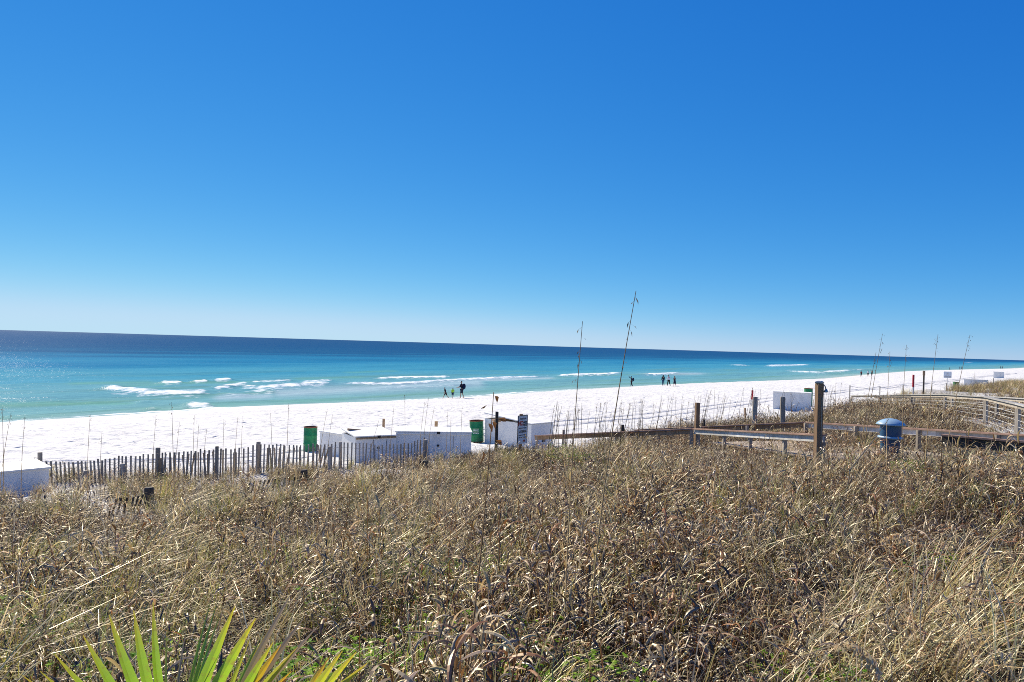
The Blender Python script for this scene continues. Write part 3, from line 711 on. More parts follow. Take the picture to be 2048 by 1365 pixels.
# ------------------------------------------------------------------ drums
def drum(label, px, ytop, d, dia, ht, text=False, tilt=0.0, small=False):
    T = at(px, ytop, d); g = ground(T.x, T.y); b = Vector((T.x, T.y, max(g - .02, T.z - ht)))
    if T.z - ht > g + .05: b.z = g - 0.02; ht = T.z - b.z
    root = empty('barrel', b, label, 'barrel'); r = dia / 2
    prof = [(r * .99, 0), (r * 1.02, .012), (r, .03)]
    for f in (.33, .66):
        prof += [(r, ht * f - .022), (r * 1.045, ht * f), (r, ht * f + .022)]
    prof += [(r, ht - .03)]
    bd = MB().lathe(b, prof, 28, True, False).build('body', M['green_paint'], root, smooth=True)
    MB().lathe(b, [(r * .995, ht - .031), (r * 1.04, ht - .022), (r * 1.04, ht - .002), (r * .97, ht), (r * .95, ht - .03), (r * .94, ht - .5)], 28, False, True).build('rim', M['rust'], root, smooth=True)
    if not small:
        MB().lathe(b, [(r * 1.022, .0), (r * 1.03, .012), (r * 1.022, .028)], 28, False, False).build('base_ring', M['rust'], root, smooth=True)
    if text:
        mb = MB()
        for row_ in range(4):
            an = -2.05
            while an < -1.25:
                wv = random.uniform(.04, .13)
                for sa in (an,):
                    z0 = ht * (.60 - row_ * .066); hh = ht * .035
                    P = [Vector((b.x + (r * 1.012) * math.cos(x), b.y + (r * 1.012) * math.sin(x), b.z + z)) for x, z in ((sa, z0), (sa + wv, z0), (sa + wv, z0 + hh), (sa, z0 + hh))]
                    mb.add(P, [(0, 1, 2, 3)])
                an += wv + random.uniform(.02, .06)
        mb.build('stencil_marks', M['stencil'], bd)
    root.rotation_euler.y = tilt
    return root
drum('green steel barrel with rusty rim standing behind the picket fence', 621, 867, 26.2, .50, .95, tilt=0)
drum('green steel barrel with white stencil marks between two white boxes', 955, 841, 29.0, .585, .90, text=True, tilt=R(-3))
drum('green barrel behind the long white box on the open sand', 1617, 777, 53, .62, .90, small=True)
drum('small distant green barrel at the edge of the dune grass', 1912.5, 764.5, 76, .60, .92, small=True)

# ------------------------------------------------------------------ posts and stakes
def post(label, px, ytop, d, r, m='grey_wood', square=False, lean=0.0, name='wooden_post', group=None, depth=.2):
    T = at(px, ytop, d); g = ground(T.x, T.y); B = Vector((T.x - lean * (T.z - g), T.y, g - depth)); mb = MB()
    if square: mb.obox((T + B) / 2, Vector((r, r * .2, 0)), Vector((-r * .2, r, 0)), (T - B) / 2)
    else: round_post(mb, B, T, r, 12)
    o = mb.build(name, M[m]); tag(o, label, 'post', group)
    o['category'] = 'post'; return o
post('grey wooden post rising at the bend of the low boardwalk rail', 1395, 806, 22.4, .062, 'brown_wood', True)
post('thick weathered post behind the boardwalk rail, further one of a pair from the shower post', 1510.5, 794, 26.0, .095, lean=.01)
post('thick weathered leaning post behind the boardwalk rail, close to the shower post', 1565.5, 794, 25.5, .092, lean=-.03)
post('short dark stump poking above the low boardwalk rail', 1245.5, 850, 25.0, .06, 'dark_wood')
post('small dark stake in the dune grass behind the boardwalk bend', 1408.5, 840, 26, .035, 'dark_wood')
post('thin tan stake leaning in the white sand behind the sea oats', 1490, 816, 38, .035, 'brown_wood', True, lean=-.06)
post('brown stake behind the box with the brown trimmed lid', 767.5, 838, 25.0, .045, 'brown_wood', True)
post('pale short stake behind the widest white box', 872.5, 843, 24.6, .052, 'plywood', True)
post('dark slim post standing in front of the box by the warning sign', 994, 824, 19.0, .038, 'dark_wood', True, lean=-.005)
def marker(label, px, y0, y1, d, r=.06, red=.5):
    T = at(px, y0, d); g = ground(T.x, T.y); root = empty('marker_post', (T.x, T.y, g), label, 'post'); zr = T.z - (T.z - g) * red
    MB().tube([(T.x, T.y, g - .2), (T.x, T.y, zr)], r * .96, 10).build('shaft', M['post_white'], root)
    MB().tube([(T.x, T.y, zr + .001), (T.x, T.y, T.z)], r, 10).build('red_top', M['red_paint'], root)
marker('short red-topped marker post in the sand by the long white box', 1505, 781, 806, 54, .075, .6)
marker('tall red-topped marker post beyond the grey boardwalk rail', 1827, 750, 783, 58, .08, .5)
def capped(label, px, y0, d):
    T = at(px, y0, d); g = ground(T.x, T.y); root = empty('signpost', (T.x, T.y, g), label, 'post')
    MB().tube([(T.x, T.y, g - .2), (T.x, T.y, T.z)], .07, 10).build('shaft', M['dark_wood'], root)
    MB().obox((T.x - .06, T.y - .1, T.z - .21), (.11, 0, 0), (0, .015, 0), (0, 0, .21)).build('board', M['brown_wood'], root)
capped('dark brown post with small narrow board beside the red-topped marker', 1848, 742, 62)
# small stakes that carry the thin rope along the far dune edge
prev = None
rope_root = empty('rope_barrier', gp(1850, 66), 'thin rope barrier on slim stakes along the far dune edge', 'rope barrier')
for px, y, d in [(1700, 771, 52), (1760, 773, 57), (1806, 770, 62), (1864, 766, 66), (1893, 767, 70), (1958, 766, 84), (1987, 757, 78)]:
    T = at(px, y, d); g = ground(T.x, T.y); T.z = max(T.z, g + .5)
    MB().tube([(T.x, T.y, g - .1), T], .04, 6).build('stake', M['grey_wood'], rope_root)
    if prev is not None:
        pts = [prev.lerp(T, f) - Vector((0, 0, .18 * math.sin(f * math.pi))) for f in (0, .25, .5, .75, 1)]
        MB().tube(pts, .016, 5).build('rope', M['rope'], rope_root)
    prev = T - Vector((0, 0, .06))

# ------------------------------------------------------------------ signs
def text_part(body, size, loc, ux, m, parent, bold=.0, sx=1.0):
    cu = bpy.data.curves.new('lettering', 'FONT'); cu.body = body; cu.size = size; cu.extrude = .0015; cu.offset = bold; cu.align_x = 'CENTER'; cu.align_y = 'CENTER'
    tmp = bpy.data.objects.new('tmp', cu); COL.objects.link(tmp)
    me = bpy.data.meshes.new_from_object(tmp.evaluated_get(bpy.context.evaluated_depsgraph_get()))
    bpy.data.objects.remove(tmp)
    ux = Vector((ux[0], ux[1], 0)).normalized(); n = Vector((ux.y, -ux.x, 0))
    off = chain_off(parent)
    for v in me.vertices:
        x, y, z = v.co; p = Vector(loc) + ux * x * sx + Vector((0, 0, y)) + n * z - off
        v.co = p
    me.materials.append(m); me.name = 'lettering'
    o = link(bpy.data.objects.new('lettering', me)); o.parent = parent; return o
def warning_sign():
    d = 17.6; ctr = at(1045, 860, d); g = ground(ctr.x, ctr.y)
    root = empty('warning_sign', (ctr.x, ctr.y, g), 'grey-white warning sign with red NO and black lettering on wooden post', 'sign')
    ux = Vector((.62, .78, 0)).normalized(); n = Vector((ux.y, -ux.x, 0)); W, H = .40, .72
    T = at(1041, 829, d)
    MB().obox((T.x + .02, T.y + .10, (T.z + g - .3) / 2), (.045, 0, 0), (0, .045, 0), (0, 0, (T.z - g + .3) / 2)).build('post', M['brown_wood'], root)
    pl = MB().obox(ctr, ux * W / 2, n * .006, Vector((0, 0, H / 2))).build('panel', M['sign_face'], root)
    for sgn in (-1, 1):
        MB().obox(ctr + ux * sgn * (W / 2 - .004), ux * .008, n * .009, Vector((0, 0, H / 2 + .004))).build('edge_strip', M['ink_black'], pl)
    MB().obox(ctr + Vector((0, 0, H / 2 + .008)), ux * (W / 2 - .013), n * .009, Vector((0, 0, .008))).build('edge_strip', M['ink_black'], pl)
    f = ctr + n * .0085
    def L(b, sz, x, z, m, bold=.002, sx=1.0): text_part(b, sz, f + ux * x + Vector((0, 0, z)), ux, m, pl, bold, sx)
    L('NO', .165, -.088, .165, M['ink_red'], .005, .8)
    L('GLASS', .062, .095, .195, M['ink_black'], .002, .85); L('PETS', .085, .095, .12, M['ink_black'], .003, .85)
    L('LITTERING', .082, 0, -.045, M['ink_black'], .002, .8)
    # lines that cannot be read in the picture: rows of short dark strokes
    for z, hh, x0 in ((.285, .045, -.12), (.045, .03, -.15), (-.135, .032, -.16), (-.195, .028, -.16)):
        mb = MB(); x = x0
        while x < -x0:
            wv = random.uniform(.010, .02); mb.obox(f + ux * (x + wv / 2) + Vector((0, 0, z)), ux * wv / 2, n * .0012, Vector((0, 0, hh / 2 * random.uniform(.8, 1)))); x += wv + random.uniform(.010, .018)
        mb.build('small_print', M['ink_black'], pl)
    mb = MB()
    for k in range(5): mb.obox(f + ux * (.03 + k * .02) + Vector((0, 0, -.285)), ux * .006, n * .0012, Vector((0, 0, .022 + .008 * (k % 2))))
    mb.build('emblem', M['ink_red'], pl)
warning_sign()
def far_sign():
    d = 80; c = at(1895, 750, d); g = ground(c.x, c.y); root = empty('beach_sign', (c.x, c.y, g), 'large pale sign panel on post far along the beach', 'sign')
    MB().tube([(c.x, c.y + .06, g - .2), (c.x, c.y + .06, c.z + .3)], .05, 8).build('post', M['post_white'], root)
    MB().obox(c, (.47, 0, 0), (0, .02, 0), (0, 0, .37)).build('panel', M['sign_white'], root)
    mb = MB()
    for z in (-.16, -.27): mb.obox(c + Vector((0, -.0215, z)), (.42, 0, 0), (0, .001, 0), (0, 0, .03))
    mb.build('print_line', M['grey_wood'], root)
    MB().obox(c + Vector((0, -.0215, .12)), (.10, 0, 0), (0, .001, 0), (0, 0, .10)).build('emblem', M['pale_board'], root)
far_sign()

# ------------------------------------------------------------------ shower post
def shower():
    d = 15.2; T = at(1639, 768, d); g = ground(T.x, T.y); root = empty('shower_post', (T.x, T.y, g), 'tall square brown shower post with metal cap and shower head', 'shower')
    r = .068
    MB().obox((T.x, T.y, (T.z + g - .2) / 2), (r, r * .15, 0), (-r * .15, r, 0), (0, 0, (T.z - g + .2) / 2)).build('post', M['brown_wood'], root, bevel=.008)
    MB().lathe((T.x, T.y, T.z), [(.085, 0), (.105, .012), (.105, .04), (.06, .062)], 4, True, True).build('cap', M['metal'], root)
    x = T.x + r
    MB().tube([(x - .02, T.y, T.z - .04), (x + .03, T.y, T.z - .02), (x + .06, T.y - .01, T.z - .06), (x + .07, T.y - .01, T.z - .11)], .012, 8).build('pipe', M['metal'], root, smooth=True)
    pp = root.children[-1]
    MB().lathe((x + .075, T.y - .01, T.z - .185), [(.045, 0), (.05, .01), (.035, .045), (.014, .08)], 14).build('shower_head', M['metal'], pp, smooth=True)
    MB().tube([(T.x + .03, T.y - r - .012, g + .1), (T.x + .03, T.y - r - .012, T.z - .3)], .009, 6).build('pipe', M['metal'], root)
shower()

# ------------------------------------------------------------------ blue domed canister
def canister():
    d = 13.2; T = at(1782, 836, d); root = empty('trash_can', (T.x, T.y, ground(T.x, T.y)), 'blue domed metal can half hidden in the dry scrub on the dune crest', 'trash can')
    b = Vector((T.x, T.y, T.z - .40)); zb = ground(T.x, T.y) - b.z - .1
    MB().lathe(b, [(.17, min(zb, -.05)), (.17, .02), (.19, .10), (.185, .28)], 28, True, False).build('body', M['blue_dark'], root, smooth=True)
    MB().lathe(b, [(.20, .0), (.225, .012), (.225, .03), (.195, .05)], 28, False, False).build('lower_ring', M['blue_metal'], root, smooth=True)
    MB().lathe(b, [(.18, .265), (.25, .262), (.26, .272), (.23, .305), (.175, .345), (.10, .375), (.03, .386)], 32, True, True).build('domed_lid', M['blue_metal'], root, smooth=True)
canister()

# ------------------------------------------------------------------ low brown boardwalk
def low_walk():
    C = at(1389, 857, 22.0); E = at(1612, 844, 22.0); Rr = at(2060, 870, 15.4); N1 = at(1648, 869.2, 15.6)
    D = at(1070, 871, 26.5); A0 = at(1885, 869, 15.3); A1 = at(2060, 883.5, 13.9)
    Gd = D - C; G = E + Gd * 0.95; G.z = E.z + (D.z - C.z) * .95
    H = .62
    root = empty('low_boardwalk', (7.5, 19, C.z - .9), 'low brown boardwalk with red-brown rail caps winding down to the beach', 'boardwalk')
    def rail(P, Q, m_face, fh=.14, nm='rail_board'):
        P = Vector(P); Q = Vector(Q); dv = (Q - P)
        MB().beam(P - Vector((0, 0, .019)), Q - Vector((0, 0, .019)), .14, .038).build('rail_cap', M['red_cap'], root)
        n = max(1, int(round(dv.length / 2.4)))
        for i in range(n):
            a = P + dv * (i / n + .001); b = P + dv * ((i + 1) / n - .001); dn = Vector((0, 0, .041 + fh / 2))
            MB().beam(a - dn, b - dn, .038, fh).build(nm, M[m_face], root)
    def posts(P, Q, fr, drop=None, up=0.0, offs=.07):
        P = Vector(P); Q = Vector(Q); sd = (Q - P).normalized().cross(Vector((0, 0, 1)))
        for f in fr:
            p = P.lerp(Q, f) - sd * offs; g = ground(p.x, p.y)
            MB().obox((p.x, p.y, (p.z - .045 + up + g - .2) / 2), (.045, 0, 0), (0, .045, 0), (0, 0, max(.1, (p.z - .045 + up - g + .2) / 2))).build('rail_post', M['grey_wood'], root)
    rail(C, N1, 'pale_board'); posts(C, N1, (.02, .28, .5, .75, .98))
    rail(E, Rr, 'pale_board'); posts(E, Rr, (.01, .3, .6, .9), offs=-.07)
    rail(D, C - (C - D).normalized() * .08, 'brown_wood'); posts(D, C, (.015, .985), offs=.0); posts(D, C, (.2,), up=.2); posts(D, C, (.55, .8))  # rail face turned from the sun: its shade put into browner boards
    rail(E - (E - G).normalized() * .08, G, 'brown_wood'); posts(E, G, (.3, .6, .95))
    rail(A0, A1, 'dark_wood', .20); posts(A0, A1, (.25, .62, .95), offs=.1)  # shadow side below the cap put into the colour as dark board
    # decks
    def plank(a, b, wv):
        MB().beam(a, b, wv, .038).build('deck_plank', M['deck_wood'], root)
    near = [Vector(p) for p in (C, N1, A0, A1)]
    Ld = (Rr - E).length; dv = (Rr - E) / Ld; side = Vector((-dv.y, dv.x, 0))
    if side.dot(C - E) < 0: side = -side
    k = 0.03
    while k < Ld:
        p = E + dv * k; wv = 1.5
        for a, b in zip(near[:-1], near[1:]):
            den = (b - a).x * side.y - (b - a).y * side.x
            if abs(den) < 1e-6: continue
            t_ = ((p - a).x * side.y - (p - a).y * side.x) / den
            if -0.02 <= t_ <= 1.02:
                h_ = a + (b - a) * t_; wv = max(.8, (h_ - p).dot(side) - .06); break
        else:
            wv = 4.2 if k < 1.5 else 1.6
        z = p.z - H; plank(Vector((p.x, p.y, z)) + side * .05, Vector((p.x, p.y, z)) + side * min(wv, 4.3), .134)
        k += .143
    L2 = Gd.length; k = .0
    while k < L2:
        a = C + Gd * (k / L2); b = E + (G - E) * (k / L2)
        a2 = a.lerp(b, .02); b2 = a.lerp(b, .98); a2.z -= H; b2.z = a2.z
        if k > .12: plank(a2, b2, .134)
        k += .17
    # edge beams under the decks
    for P, Q in ((C, N1), (D, C), (A0, A1)):
        dn = Vector((0, 0, H + .14)); MB().beam(P - dn + Vector((.03, .06, 0)), Q - dn + Vector((-.03, .06, 0)), .04, .22).build('fascia_board', M['grey_wood'], root)
low_walk()

# ------------------------------------------------------------------ grey boardwalk with cable rails
def grey_walk():
    K = [(2110, 827, 15.5), (2036, 807, 18.0), (1972, 793, 22.0), (1890, 788.5, 29.0), (1823, 789.5, 36.0), (1760, 790.5, 41.5), (1703, 791, 46.0)]
    near = [at(*k) for k in K]
    root = empty('grey_boardwalk', (near[2].x, near[2].y, near[2].z - 1.1), 'weathered grey boardwalk with posts and cable railing beyond the dune crest', 'boardwalk')
    far = []
    for i, p in enumerate(near):
        t_ = (near[min(i + 1, len(near) - 1)] - near[max(i - 1, 0)]); t_.z = 0; t_.normalize(); s_ = Vector((t_.y, -t_.x, 0)); far.append(p + s_ * 1.45)
    for line, sg in ((near, 1), (far, -1)):
        for a, b in zip(line[:-1], line[1:]):
            MB().beam(a - Vector((0, 0, .019)), b - Vector((0, 0, .019)), .15, .038).build('rail_cap', M['grey_deck'], root)
            MB().beam(a.lerp(b, .004) - Vector((0, 0, .088)), a.lerp(b, .996) - Vector((0, 0, .088)), .038, .095).build('rail_board', M['grey_wood'], root)
            for dz in (.28, .45, .62, .79):
                MB().tube([a - Vector((0, 0, dz)), b - Vector((0, 0, dz))], .006, 4).build('cable', M['rope'], root)
        for i, p in enumerate(line):
            q = p if sg > 0 else (p.lerp(line[i - 1], .25) if i else p)
            g = min(ground(q.x, q.y) - .2, q.z - 1.0)
            MB().obox((q.x, q.y, (q.z - .137 + g) / 2), (.045, .01, 0), (-.01, .045, 0), (0, 0, (q.z - .137 - g) / 2)).build('rail_post', M['grey_wood'], root)
    H = .92
    tot = 0; segs = []
    for i in range(4):
        a, b = near[i], near[i + 1]; af, bf = far[i], far[i + 1]; n = int((b - a).length / .145)
        for k in range(n):
            f = (k + .5) / n; p = a.lerp(b, f); q = af.lerp(bf, f); e = (q - p).normalized()
            p = p - e * .06 - Vector((0, 0, H)); q = q + e * .06 - Vector((0, 0, H)); MB().beam(p, q, .136, .038).build('deck_plank', M['grey_deck'], root)
        MB().beam(a - Vector((0, 0, H + .13)), b - Vector((0, 0, H + .13)), .04, .2).build('fascia_board', M['grey_deck'], root)
grey_walk()

# ------------------------------------------------------------------ people
def skin_mesh(name, V, E, rad, m, parent, root_i=0, sub=2):
    me = bpy.data.meshes.new(name); me.from_pydata([tuple(v) for v in V], E, []); me.update()
    o = link(bpy.data.objects.new(name, me)); o.parent = parent
    o.modifiers.new('skin', 'SKIN'); sv = me.skin_vertices[0].data
    for i, r_ in enumerate(rad):
        sv[i].radius = r_ if isinstance(r_, tuple) else (r_, r_); sv[i].use_root = (i == root_i)
    s_ = o.modifiers.new('sub', 'SUBSURF'); s_.levels = sub; s_.render_levels = sub
    o.modifiers['skin'].use_smooth_shade = True
    me.materials.append(m); return o
CM = {}
def cloth(c):
    if c not in CM: CM[c] = principled('cloth_%d' % len(CM), c, .85, var=.12, scale=20, spec=.1)
    return CM[c]
SKIN = (.42, .24, .16); HAIR = (.025, .017, .012)
def person(label, pos, H, yaw, top, bottom, legs=(.12, -.10), arms=((.2, .05), (-.1, .1)), long_sleeve=False, bottom_kind='shorts', pack=None, lean=0.05, group=None, phone=False, hair=HAIR, longhair=False):
    """local frame: +Y is the way the person faces; legs = fore/aft swing of left,right; arms = (fore/aft swing, elbow bend)"""
    root = empty('person', pos, label, 'person', group); root.rotation_euler.z = yaw; k = H / 1.75
    P = lambda x, y, z: Vector((x, y, z)) * k
    hip = .90; V = []; E = []; rd = []
    def add(p, r_, par=None):
        V.append(p); rd.append((r_ * k, r_ * k) if not isinstance(r_, tuple) else (r_[0] * k, r_[1] * k)); i = len(V) - 1
        if par is not None: E.append((par, i))
        return i
    pel = add(P(0, 0, hip + .05), (.13, .095)); wst = add(P(0, lean * .3, 1.10), (.115, .085), pel); ch = add(P(0, lean * .7, 1.32), (.135, .10), wst)
    nk0 = add(P(0, lean, 1.46), .055, ch); nk = add(P(0, lean, 1.51), .048, nk0); hd = add(P(0, lean + .01, 1.60), (.070, .085), nk); ht = add(P(0, lean + .01, 1.70), (.062, .075), hd)
    J = {}
    for si, sx in ((0, -1), (1, 1)):
        sw = legs[si]; h_ = add(P(.095 * sx, 0, hip - .02), .085, pel)
        kn = add(P(.10 * sx, .42 * math.sin(sw) + .02, hip - .42 * math.cos(sw)), .055, h_)
        bk = sw - (.35 if sw < 0 else .05)
        an = add(V[kn] / 1 + P(0, .41 * math.sin(bk), -.41 * math.cos(bk)), .036, kn); hl = add(V[an] + P(0, -.02, -.055), .034, an); toe = add(V[an] + P(.01 * sx, .15, -.058), .028, hl)
        fa, eb = arms[si]
        sh = add(P(.185 * sx, lean * .8, 1.40), .058, ch); el = add(V[sh] + P(.05 * sx, .29 * math.sin(fa), -.29 * math.cos(fa)), .042, sh)
        f2 = fa + eb; wr = add(V[el] + P(.0, .25 * math.sin(f2), -.25 * math.cos(f2)), .028, el)
        dr = P(0, math.sin(f2), -math.cos(f2)); pm = add(V[wr] + dr * .07, (.030, .018), wr)
        for q in range(4): f1 = add(V[pm] + P(0, (q - 1.5) * .018, 0) + dr * .045, .009, pm); add(V[f1] + dr * (.03 + .006 * (q in (1, 2))), .008, f1)
        th_ = add(V[wr] + P(-.02 * sx, .03, -.02), .010, wr); add(V[th_] + dr * .03, .009, th_)
        J[si] = (h_, kn, an, sh, el, wr, pm)
    body = skin_mesh('body', V, E, rd, cloth(SKIN), root, pel, 1)
    def garment(name, ids, edges, grow, c):
        mp = {i: n for n, i in enumerate(ids)}; Vv = [V[i] for i in ids]
        skin_mesh(name, Vv, [(mp[a], mp[b]) for a, b in edges], [(rd[i][0] + grow * k, rd[i][1] + grow * k) for i in ids], cloth(c), root, 0, 1)
    ids = [wst, pel, ch, nk0]; ed = [(pel, wst), (wst, ch), (ch, nk0)]
    for si in (0, 1):
        h_, kn, an, sh, el, wr, pm = J[si]; ids += [sh, el]; ed += [(ch, sh), (sh, el)]
        if long_sleeve: ids += [wr]; ed += [(el, wr)]
    garment('shirt', ids, ed, .018, top)
    if bottom_kind == 'dress':
        n = 18; mb = MB(); prof = [(.13, 1.12), (.16, .98), (.20, .75), (.24, .52), (.22, .50)]
        mb.lathe((0, 0, 0), [(r_ * k, z * k) for r_, z in prof], n, False, False); o_ = mb.build('skirt', cloth(bottom), None, smooth=True); o_.parent = root
    else:
        ids = [pel]; ed = []
        for si in (0, 1):
            h_, kn, an, sh, el, wr, pm = J[si]; ids += [h_, kn]; ed += [(pel, h_), (h_, kn)]
            if bottom_kind == 'trousers': ids += [an]; ed += [(kn, an)]
        garment('trousers' if bottom_kind == 'trousers' else 'shorts', ids, ed, .024, bottom)
    mb = MB(); hc = P(0, lean - .005, 1.645); n = 14
    mb.lathe(hc, [(.086 * k * math.cos(a_), .105 * k * math.sin(a_)) for a_ in (-.15, .2, .55, .9, 1.2, 1.5)], n, True, True); 
    if longhair: mb.tube([hc + P(0, -.05, .02), hc + P(0, -.085, -.1), hc + P(0, -.08, -.26)], [.06 * k, .07 * k, .03 * k], 8)
    o_ = mb.build('hair', cloth(hair), None, smooth=True); o_.parent = root
    mb = MB(); f = P(0, lean + .01, 1.62); mb.tube([f + P(0, .07, .02), f + P(0, .105, -.012), f + P(0, .08, -.02)], [.008 * k, .014 * k, .008 * k], 6)
    o_ = mb.build('nose', cloth(SKIN), None, smooth=True); o_.parent = body
    for sx in (-1, 1):
        mb = MB(); mb.lathe(f + P(.028 * sx, .083, .012), [(.002, -.007 * k), (.010 * k, 0), (.002, .007 * k)], 6); o_ = mb.build('eye', cloth((.02, .02, .02)), None); o_.parent = body
        mb = MB(); mb.lathe(f + P(.080 * sx, -.005, -.02), [(.008 * k, 0), (.016 * k, .02 * k), (.018 * k, .04 * k), (.008 * k, .055 * k)], 6); o_ = mb.build('ear', cloth(SKIN), None, smooth=True); o_.parent = body
    mb = MB(); mb.obox(f + P(0, .082, -.052), P(.022, 0, 0), P(0, .006, 0), P(0, 0, .006)); o_ = mb.build('mouth', cloth((.25, .08, .07)), None); o_.parent = body
    if pack:
        mb = MB(); c_ = P(0, -.20, 1.24)
        mb.tube([c_ + P(0, .02, -.26), c_ + P(0, -.03, -.2), c_ + P(0, -.05, 0), c_ + P(0, -.02, .17), c_ + P(0, .03, .23)], [.10 * k, .16 * k, .175 * k, .15 * k, .08 * k], 12)
        o_ = mb.build('backpack', cloth(pack), None, smooth=True); o_.parent = root
    return root
def stand(px, py, d):
    X = at(px, py, d).x; return Vector((X, d, ground(X, d, True) - .01))
G1 = 'family at the water edge'
person('boy in dark shirt mid-stride at the water edge', stand(891, 798, 73.5), 1.24, R(75), (.012, .012, .02), (.05, .025, .025), legs=(.45, -.45), arms=((-.3, .3), (.3, .4)), lean=.16)
person('small child in neon yellow shirt at the water edge', stand(905, 798, 73.8), 1.18, R(-15), (.45, .85, .03), (.02, .04, .10), legs=(.05, -.12), arms=((.1, .3), (-.1, .2)))
person('man in dark clothes wearing a large navy backpack at the water edge', stand(923, 797, 74), 1.86, R(70), (.02, .022, .035), (.03, .035, .06), legs=(.08, -.12), arms=((.35, 1.1), (.4, 1.2)), pack=(.008, .015, .045))
person('person in dark jacket raising one arm beyond the sand berm', stand(1263, 772, 116), 1.8, R(80), (.012, .015, .03), (.03, .02, .03), arms=((2.0, .5), (.1, .2)), long_sleeve=True, bottom_kind='trousers', pack=(.02, .025, .06))
person('person in black hoodie and blue leggings, barefoot on the sand', stand(1326, 775, 111), 1.80, R(10), (.010, .014, .03), (.03, .06, .12), legs=(.04, -.06), arms=((-.1, .9), (-.1, .7)), long_sleeve=True, bottom_kind='trousers', longhair=True)
person('person in white hoodie and dark trousers walking on the sand', stand(1337, 776, 109), 1.82, R(25), (.62, .64, .72), (.03, .02, .018), legs=(.22, -.22), arms=((.2, .5), (-.2, .5)), long_sleeve=True, bottom_kind='trousers')
person('woman in long dark dress on the sand beside the white hoodie', stand(1349, 777, 107), 1.66, R(30), (.05, .045, .06), (.03, .03, .06), legs=(.1, -.15), arms=((-.2, .2), (.3, .3)), bottom_kind='dress', hair=(.20, .12, .06), longhair=True)
person('distant person in dark red top standing at the shoreline', stand(1722.5, 753, 190), 1.72, R(5), (.16, .02, .03), (.04, .03, .04), bottom_kind='trousers')
person('distant person in white shirt at the shoreline', stand(1736, 752, 192), 1.72, R(20), (.7, .7, .74), (.03, .03, .04), legs=(.2, -.2))
person('distant person in dark clothes pointing along the shoreline', stand(1743.5, 752, 191), 1.78, R(-60), (.03, .03, .05), (.03, .03, .04), arms=((1.4, .1), (.1, .1)), bottom_kind='trousers')
for px, d_, lab, gr in ((1899.5, 372, 'lone tiny far-off walker on the berm behind the large pale sign', None), (1919.5, 372, 'one of two tiny walkers side by side behind the distant green barrel', 'walkers behind the distant barrel'), (1922.5, 372, 'one of two tiny walkers side by side behind the distant green barrel', 'walkers behind the distant barrel'),
                        (2001.5, 430, 'one of two farthest walkers on the berm beyond the smallest pale box', 'farthest walkers'), (2005, 430, 'one of two farthest walkers on the berm beyond the smallest pale box', 'farthest walkers')):
    person(lab, stand(px, 740, d_), 1.75, R(random.uniform(0, 90)), (.02, .03, .06), (.02, .025, .05), legs=(.2, -.2), bottom_kind='trousers', long_sleeve=True, group=gr)
#@@VEG@@
# ------------------------------------------------------------------ vegetation helpers
class VB:
    """ribbons with a colour per vertex"""
    def __init__(s): s.v = []; s.f = []; s.c = []
    def ribbon(s, pts, wid, col0, col1=None, side=None, fold=0.0):
        col1 = col1 or col0; n = len(pts); b = len(s.v)
        pts = [Vector(p) for p in pts]
        for i, p in enumerate(pts):
            t = (pts[min(i + 1, n - 1)] - pts[max(i - 1, 0)])
            if t.length < 1e-9: t = Vector((0, 0, 1))
            t.normalize()
            sd = side if side is not None else t.cross(Vector((0.31, 0.17, 0.93)))
            sd = sd - t * sd.dot(t)
            if sd.length < 1e-3: sd = t.cross(Vector((1, 0, 0)))
            sd.normalize(); f = i / max(1, n - 1)
            w_ = wid[i] if hasattr(wid, '__len__') else wid
            c = tuple(col0[k] * (1 - f) + col1[k] * f for k in range(3))
            if fold:
                nm = sd.cross(t) * fold * w_
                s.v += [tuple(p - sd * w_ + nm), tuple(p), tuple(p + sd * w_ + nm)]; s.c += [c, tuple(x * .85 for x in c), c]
            else:
                s.v += [tuple(p - sd * w_), tuple(p + sd * w_)]; s.c += [c, c]
        m = 3 if fold else 2
        for i in range(n - 1):
            for q in range(m - 1):
                a = b + i * m + q; s.f.append((a, a + 1, a + m + 1, a + m))
    def leaf(s, p, dr, L, W, col, up=Vector((0, 0, 1)), droop=.3):
        dr = Vector(dr).normalized(); sd = dr.cross(up)
        if sd.length < 1e-3: sd = Vector((1, 0, 0))
        sd.normalize(); s.ribbon([p, Vector(p) + dr * L * .5 + Vector((0, 0, .02 * L)), Vector(p) + dr * L - Vector((0, 0, droop * L))], [W * .3, W, W * .12], col, side=sd)
    def mesh(s, name, m):
        me = bpy.data.meshes.new(name); me.from_pydata(s.v, [], s.f); me.update()
        ca = me.color_attributes.new('Col', 'FLOAT_COLOR', 'POINT')
        ca.data.foreach_set('color', np.array([(*c, 1) for c in s.c], np.float32).ravel())
        me.materials.append(m); return me
    def build(s, name, m, parent=None):
        off = chain_off(parent)
        s.v = [(x - off.x, y - off.y, z - off.z) for x, y, z in s.v]
        o = link(bpy.data.objects.new(name, s.mesh(name, m))); o.parent = parent; return o
U = random.uniform
def jit(c, a=.2):
    k = 1 + U(-a, a); return tuple(max(0.005, x * k * (1 + U(-.07, .07))) for x in c)
STRAW = (.57, .42, .195); TAN = (.48, .32, .15); BROWN = (.205, .11, .05); DARK = (.034, .021, .013); GREYB = (.43, .34, .225); OLIVE = (.37, .35, .07); GREEN = (.21, .38, .03); PALE = (.79, .64, .385); RUSSET = (.33, .155, .058)

